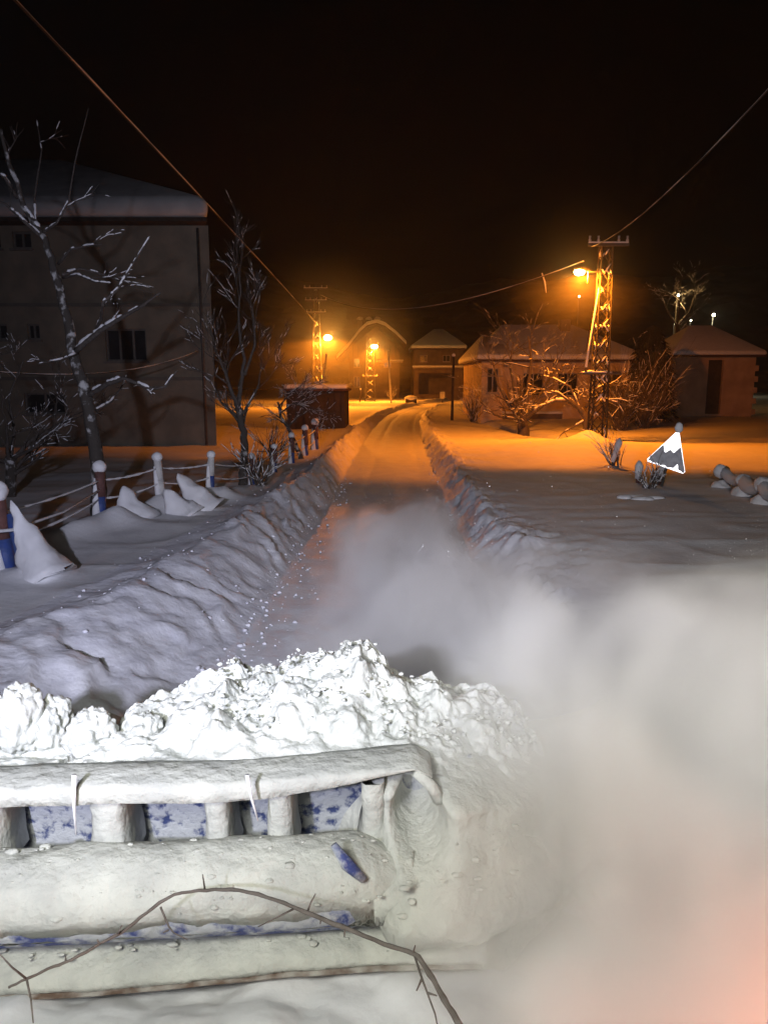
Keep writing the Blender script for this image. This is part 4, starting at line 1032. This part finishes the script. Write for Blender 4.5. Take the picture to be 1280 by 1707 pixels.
# ------------------------------------------------------------ the wave of snow rolling off the blade
prof_x = np.array([P(a, b, 3.55).x for a, b in [(170, 1250), (200, 1215), (240, 1182), (300, 1148), (345, 1120), (390, 1108), (412, 1130), (450, 1112), (480, 1096), (520, 1092), (560, 1090), (600, 1066), (628, 1090), (650, 1125), (690, 1136), (725, 1140), (750, 1168), (790, 1160), (830, 1170), (868, 1185), (900, 1240), (960, 1300)]])
prof_z = np.array([P(a, b, 3.55).z for a, b in [(170, 1250), (200, 1215), (240, 1182), (300, 1148), (345, 1120), (390, 1108), (412, 1130), (450, 1112), (480, 1096), (520, 1092), (560, 1090), (600, 1066), (628, 1090), (650, 1125), (690, 1136), (725, 1140), (750, 1168), (790, 1160), (830, 1170), (868, 1185), (900, 1240), (960, 1300)]])
NXc, NYc = 330, 190
xx, yy = np.meshgrid(np.linspace(-3.0, 1.4, NXc * 2), np.concatenate([np.linspace(2.92, 4.2, NYc), np.linspace(4.23, 6.2, 50)]))
NYc = xx.shape[0]; NXc = xx.shape[1]
cz = np.interp(xx, prof_x, prof_z, left=.98, right=.7)
y0 = 3.0 + .076 * xx; yc_ = 3.55 + .05 * xx
up_ = ss((yy - y0) / (yc_ - y0 + .05)); dn = 1 - ss((yy - yc_) / 1.7)
bz = np.interp(xx, [.25, .7, 1.25], [1.06, .70, -.2]); cz = np.where(xx > .8, cz * np.clip(1.35 - xx, -.2, .55) / .55, cz)
zz = np.where(yy < yc_, bz + (cz - bz) * np.sin(np.clip(up_, 0, 1) * math.pi / 2) ** .8, cz * dn)
zz = np.where(yy < y0, np.minimum(zz, bz - .02), zz)
wA = worley(xx * 5.5 + 3, yy * 5.5 + 5, zz * 5.5 + 9); wB = worley(xx * 14 + 3, yy * 14 + 5, zz * 14 + 9); wC = worley(xx * 30 + 3, yy * 30 + 5, zz * 30 + 9)
amp = ss((yy - y0 - .02) / .14) * (.3 + .7 * ss(zz / .3)) * np.where(xx > P(180, 1200, 3.5).x, 1, .5)
disp = amp * (.10 * (.55 - wA) + .026 * (.55 - wB) + .012 * (.5 - wC) + .16 * (fbm(xx * 3.2 + 4, yy * 3.2 + 9, o=3) - .5) + .10 * (fbm(xx * 13 + 4, yy * 13 + 9, zz * 13, o=4) - .5))
zz = zz + disp * 1.2; yy = yy - disp * .8
s = MB(); a = (np.arange(NYc - 1)[:, None] * NXc + np.arange(NXc - 1)[None]).ravel()
s.add(np.stack([xx.ravel(), yy.ravel(), zz.ravel()], 1).tolist(), np.stack([a, a + 1, a + NXc + 1, a + NXc], 1).tolist())
wave = s.build('snow_heap', PILE); tag(wave, 'bright crumbling wave of snow rolling ahead of the plough blade', 'snow heap')
s = MB(); rng = random.Random(77)
for k in range(420):
    x = rng.uniform(-.85, .75); yk = rng.uniform(3.12, 3.62); c = float(np.interp(x, prof_x, prof_z))
    f = math.sin(min(1, max(0, (yk - 3.02) / .55)) * 1.57); z = 1.06 + (c - 1.06) * f ** .8 + rng.uniform(-.02, .025); r = rng.choice([.004, .005, .007, .009, .012]) * rng.uniform(.7, 1.2)
    s.blob((x, yk, z), (r * rng.uniform(.8, 1.4), r, r * rng.uniform(.7, 1.1)), k, amp=.6, freq=2.6, sub=2)
cr_ = s.build('crumbs', PILE, wave); cr_['kind'] = 'stuff'
# separate chunks standing on the left end of the blade
for k, (px_, pyt, pyb, wpx, dd) in enumerate(((28, 1146, 1262, 78, 3.22), (84, 1168, 1262, 62, 3.3), (150, 1186, 1262, 74, 3.2), (-40, 1150, 1262, 90, 3.3), (238, 1196, 1262, 60, 3.26))):
    t_ = P(px_, pyt, dd); b_ = P(px_, pyb, dd); cz_ = (t_.z + b_.z) / 2; s = MB()
    s.blob((t_.x, dd, cz_), (wpx / F * dd * .52, .12, (t_.z - b_.z) * .52), k * 3 + 2, amp=.30, freq=1.7, sub=5, chunky=.28)
    s.blob((t_.x + .03, dd + .02, t_.z - .05), (.055, .06, .055), k * 5 + 9, amp=.3, freq=1.7, sub=4, chunky=.3)
    s.blob((t_.x - .06, dd - .02, cz_ - .02), (.06, .06, .06), k * 5 + 19, amp=.3, freq=1.7, sub=4, chunky=.3)
    tag(s.build('snow_chunk', PILE), ['broken snow chunk with knobbly top, second from the left edge on the blade', 'tall rounded snow chunk on the blade right of the knobbly one', 'squat snow chunk on the blade, last before the gap',
        'snow chunk cut by the left edge of the photo', 'small snow chunk at the left foot of the big snow wave'][k], 'snow chunk')

# drifting grains of spray above the road
s = MB(); rng = random.Random(5)
for k in range(1300):
    d_ = rng.uniform(6.5, 12.5); x_ = .35 + rng.gauss(0, .55) + (12 - d_) * .05; z_ = abs(rng.gauss(0, .42)) + .05
    if z_ > 1.2: continue
    r = rng.uniform(.003, .0075); p = Vector((x_, d_, z_)); 
    s.add([p + Vector((r, 0, 0)), p + Vector((-r, 0, 0)), p + Vector((0, r, 0)), p + Vector((0, -r, 0)), p + Vector((0, 0, r)), p + Vector((0, 0, -r))], [(0, 2, 4), (2, 1, 4), (1, 3, 4), (3, 0, 4), (2, 0, 5), (1, 2, 5), (3, 1, 5), (0, 3, 5)])
for k in range(1500):
    d_ = rng.uniform(3.2, 7.5); x_ = rng.uniform(.4, 3.6) * d_ / 6; z_ = abs(rng.gauss(.7, .5)) + .1
    r = rng.uniform(.0012, .0035); p = Vector((x_, d_, z_))
    s.add([p + Vector((r, 0, 0)), p + Vector((-r, 0, 0)), p + Vector((0, r, 0)), p + Vector((0, -r, 0)), p + Vector((0, 0, r)), p + Vector((0, 0, -r))], [(0, 2, 4), (2, 1, 4), (1, 3, 4), (3, 0, 4), (2, 0, 5), (1, 2, 5), (3, 1, 5), (0, 3, 5)])
tag(s.build('snow_grains', SNOW, smooth=False), 'fine flying snow grains above the road', 'snow', kind='stuff')

# crumbs fallen from the banks onto the track and the verge
s = MB(); rng = random.Random(31)
for k in range(700):
    y_ = 5.2 * math.exp(rng.random() * 1.6)
    if rng.random() < .62: x_ = float(cxr(y_) + foot_l(y_)) + rng.gauss(.02, .20)
    elif rng.random() < .5: x_ = float(cxr(y_) + foot_r(y_)) + rng.gauss(-.02, .18)
    else: x_ = float(cxr(y_) + crest_l(y_)) + rng.gauss(-.15, .35)
    r = .006 + .020 * rng.random() ** 3; s.blob((x_, y_, gz(x_, y_) + r * .3), (r * rng.uniform(.8, 1.5), r, r * .8), k, amp=.5, freq=2.2, sub=2)
tag(s.build('snow_crumbs', SNOWB), 'loose snow crumbs lying along the foot of the ploughed banks', 'snow', kind='stuff')

# ------------------------------------------------------------ air: spray clouds and haze
def cloud(name, label, lo, hi, blobs, noise_scale, dens, col=(.93, .93, .93), thr=(.38, .66), step=1.0, aniso=.1, detail=3):
    c = [(a + b) / 2 for a, b in zip(lo, hi)]
    mb = MB(); V, Fc = ico(4)
    hx = [(b - a) / 2 for a, b in zip(lo, hi)]
    vs = []
    for v in V:       # superellipsoid hull
        vv = [math.copysign(abs(q) ** .55, q) for q in v]; vs.append((c[0] + vv[0] * hx[0], c[1] + vv[1] * hx[1], c[2] + vv[2] * hx[2]))
    m = bpy.data.materials.new(name); m.use_nodes = True; t = m.node_tree; t.nodes.clear()
    out = t.nodes.new('ShaderNodeOutputMaterial'); pv = t.nodes.new('ShaderNodeVolumeScatter') 
    pv.inputs['Color'].default_value = (*col, 1); pv.inputs['Anisotropy'].default_value = aniso
    t.links.new(pv.outputs[0], out.inputs['Volume'])
    geo = t.nodes.new('ShaderNodeNewGeometry')
    def vm(op, a, b):
        n = t.nodes.new('ShaderNodeVectorMath'); n.operation = op
        for k, q in enumerate((a, b)):
            if isinstance(q, tuple): n.inputs[k].default_value = q
            elif q is not None: t.links.new(q, n.inputs[k])
        return n
    def ma(op, a, b=None, clamp=False):
        n = t.nodes.new('ShaderNodeMath'); n.operation = op; n.use_clamp = clamp
        for k, q in enumerate((a, b)):
            if q is None: continue
            if isinstance(q, (int, float)): n.inputs[k].default_value = q
            else: t.links.new(q, n.inputs[k])
        return n.outputs[0]
    wn = t.nodes.new('ShaderNodeTexNoise'); wn.inputs['Scale'].default_value = noise_scale * .5; wn.inputs['Detail'].default_value = 1
    t.links.new(geo.outputs['Position'], wn.inputs['Vector'])
    wv = vm('SUBTRACT', wn.outputs['Color'], (.5, .5, .5)); wv2 = vm('SCALE', wv.outputs[0], None); wv2.inputs['Scale'].default_value = .9
    pos = vm('ADD', geo.outputs['Position'], wv2.outputs[0])
    acc = None
    for (cc, rr, amp) in blobs:
        s_ = vm('SUBTRACT', pos.outputs[0], cc); d_ = vm('DIVIDE', s_.outputs[0], rr); l_ = vm('LENGTH', d_.outputs[0], None)
        f_ = t.nodes.new('ShaderNodeMapRange'); f_.interpolation_type = 'SMOOTHSTEP'
        f_.inputs['From Min'].default_value = 1; f_.inputs['From Max'].default_value = .25; f_.inputs['To Max'].default_value = amp
        t.links.new(l_.outputs['Value'], f_.inputs['Value'])
        acc = f_.outputs[0] if acc is None else ma('ADD', acc, f_.outputs[0])
    nz = t.nodes.new('ShaderNodeTexNoise'); nz.inputs['Scale'].default_value = noise_scale; nz.inputs['Detail'].default_value = detail; nz.inputs['Roughness'].default_value = .55
    t.links.new(pos.outputs[0], nz.inputs['Vector'])
    mr = t.nodes.new('ShaderNodeMapRange'); mr.inputs['From Min'].default_value = thr[0]; mr.inputs['From Max'].default_value = thr[1]; mr.inputs['To Min'].default_value = .16; mr.inputs['To Max'].default_value = 1.3
    t.links.new(nz.outputs[0], mr.inputs['Value'])
    t.links.new(ma('MULTIPLY', ma('MULTIPLY', acc, mr.outputs[0]), dens), pv.inputs['Density'])
    try: m.cycles.volume_step_rate = step
    except Exception: pass
    mb.add(vs, Fc); o = mb.build(name, m); tag(o, label, 'snow cloud', kind='stuff')
    return o
cloud('snow_cloud', 'dense pale cloud of snow dust blown off the right end of the blade', (-1.6, 1.0, -.15), (5.8, 7.2, 2.4), [
    ((1.75, 3.4, .55), (1.35, 1.7, 1.05), 1.0),
    ((2.5, 4.2, .5), (1.7, 1.9, 1.15), 1.0),
    ((3.2, 3.2, .9), (1.6, 1.6, 1.25), .9),
    ((1.3, 2.2, .4), (1.5, 1.1, .9), .8),
    ((1.3, 5.0, .3), (1.2, 1.8, .95), .8),
    ((3.6, 5.4, .4), (1.9, 1.6, 1.1), .8),
    ((-.3, 1.7, .3), (2.2, 1.0, .65), .17),
    ((.95, 2.5, .75), (.75, .8, .85), .9),
    ((.75, 3.3, .9), (.75, .7, .7), .5),
    ((2.2, 2.2, .5), (1.3, 1.1, .9), .8),
], 1.25, 5.2, col=(.745, .75, .68), thr=(.40, .60), step=.6, aniso=-.25, detail=6)
cloud('snow_spray', 'thin veil of spray drifting over the road ahead of the plough', (-1.1, 4.6, -.1), (3.6, 13.0, 1.6), [
    ((.45, 6.3, .3), (1.5, 2.3, .85), .75),
    ((.30, 9.0, .3), (1.3, 2.6, .8), .60),
    ((1.9, 7.2, .3), (1.7, 2.8, .7), .55),
    ((.65, 11.4, .3), (.75, 1.7, .7), .55),
], 2.1, 3.6, step=.7, detail=5, thr=(.42, .62), aniso=-.1, col=(.86, .86, .84))

for k, lp in enumerate((lampR, lamp1, lamp2)):  # ball of mist added round each lamp to give it a halo
    rr = (3.6, 9.0, 8.0)[k]
    m = bpy.data.materials.new('halo_mist'); m.use_nodes = True; t = m.node_tree; t.nodes.clear()
    out = t.nodes.new('ShaderNodeOutputMaterial'); pv = t.nodes.new('ShaderNodeVolumeScatter'); pv.inputs['Anisotropy'].default_value = .3
    geo = t.nodes.new('ShaderNodeNewGeometry'); ds_ = t.nodes.new('ShaderNodeVectorMath'); ds_.operation = 'DISTANCE'; ds_.inputs[1].default_value = tuple(lp)
    t.links.new(geo.outputs['Position'], ds_.inputs[0]); mr = t.nodes.new('ShaderNodeMapRange'); mr.interpolation_type = 'SMOOTHSTEP'
    mr.inputs['From Min'].default_value = rr; mr.inputs['From Max'].default_value = 0; mr.inputs['To Max'].default_value = (.020, .024, .020)[k]
    t.links.new(ds_.outputs['Value'], mr.inputs['Value']); t.links.new(mr.outputs[0], pv.inputs['Density']); t.links.new(pv.outputs[0], out.inputs['Volume'])
    o = MB().blob(tuple(lp), rr, 1, amp=0, sub=3).build('halo_mist', m)
    tag(o, ['faint added mist making the halo round the right hand lamp', 'added mist making the halo round the brightest left lamp', 'added mist making the halo round the middle lamp'][k], 'mist', kind='stuff')
hz = MB().box(-200, 200, -30, 150, -3.2, 30).build('haze', None, smooth=False)
m = bpy.data.materials.new('night_haze'); m.use_nodes = True; t = m.node_tree; t.nodes.clear()
out = t.nodes.new('ShaderNodeOutputMaterial'); pv = t.nodes.new('ShaderNodeVolumePrincipled'); pv.inputs['Density'].default_value = .0006; pv.inputs['Color'].default_value = (.9, .9, .9, 1); pv.inputs['Anisotropy'].default_value = .5
t.links.new(pv.outputs[0], out.inputs['Volume']); hz.data.materials.append(m); tag(hz, 'thin night haze', kind='stuff')
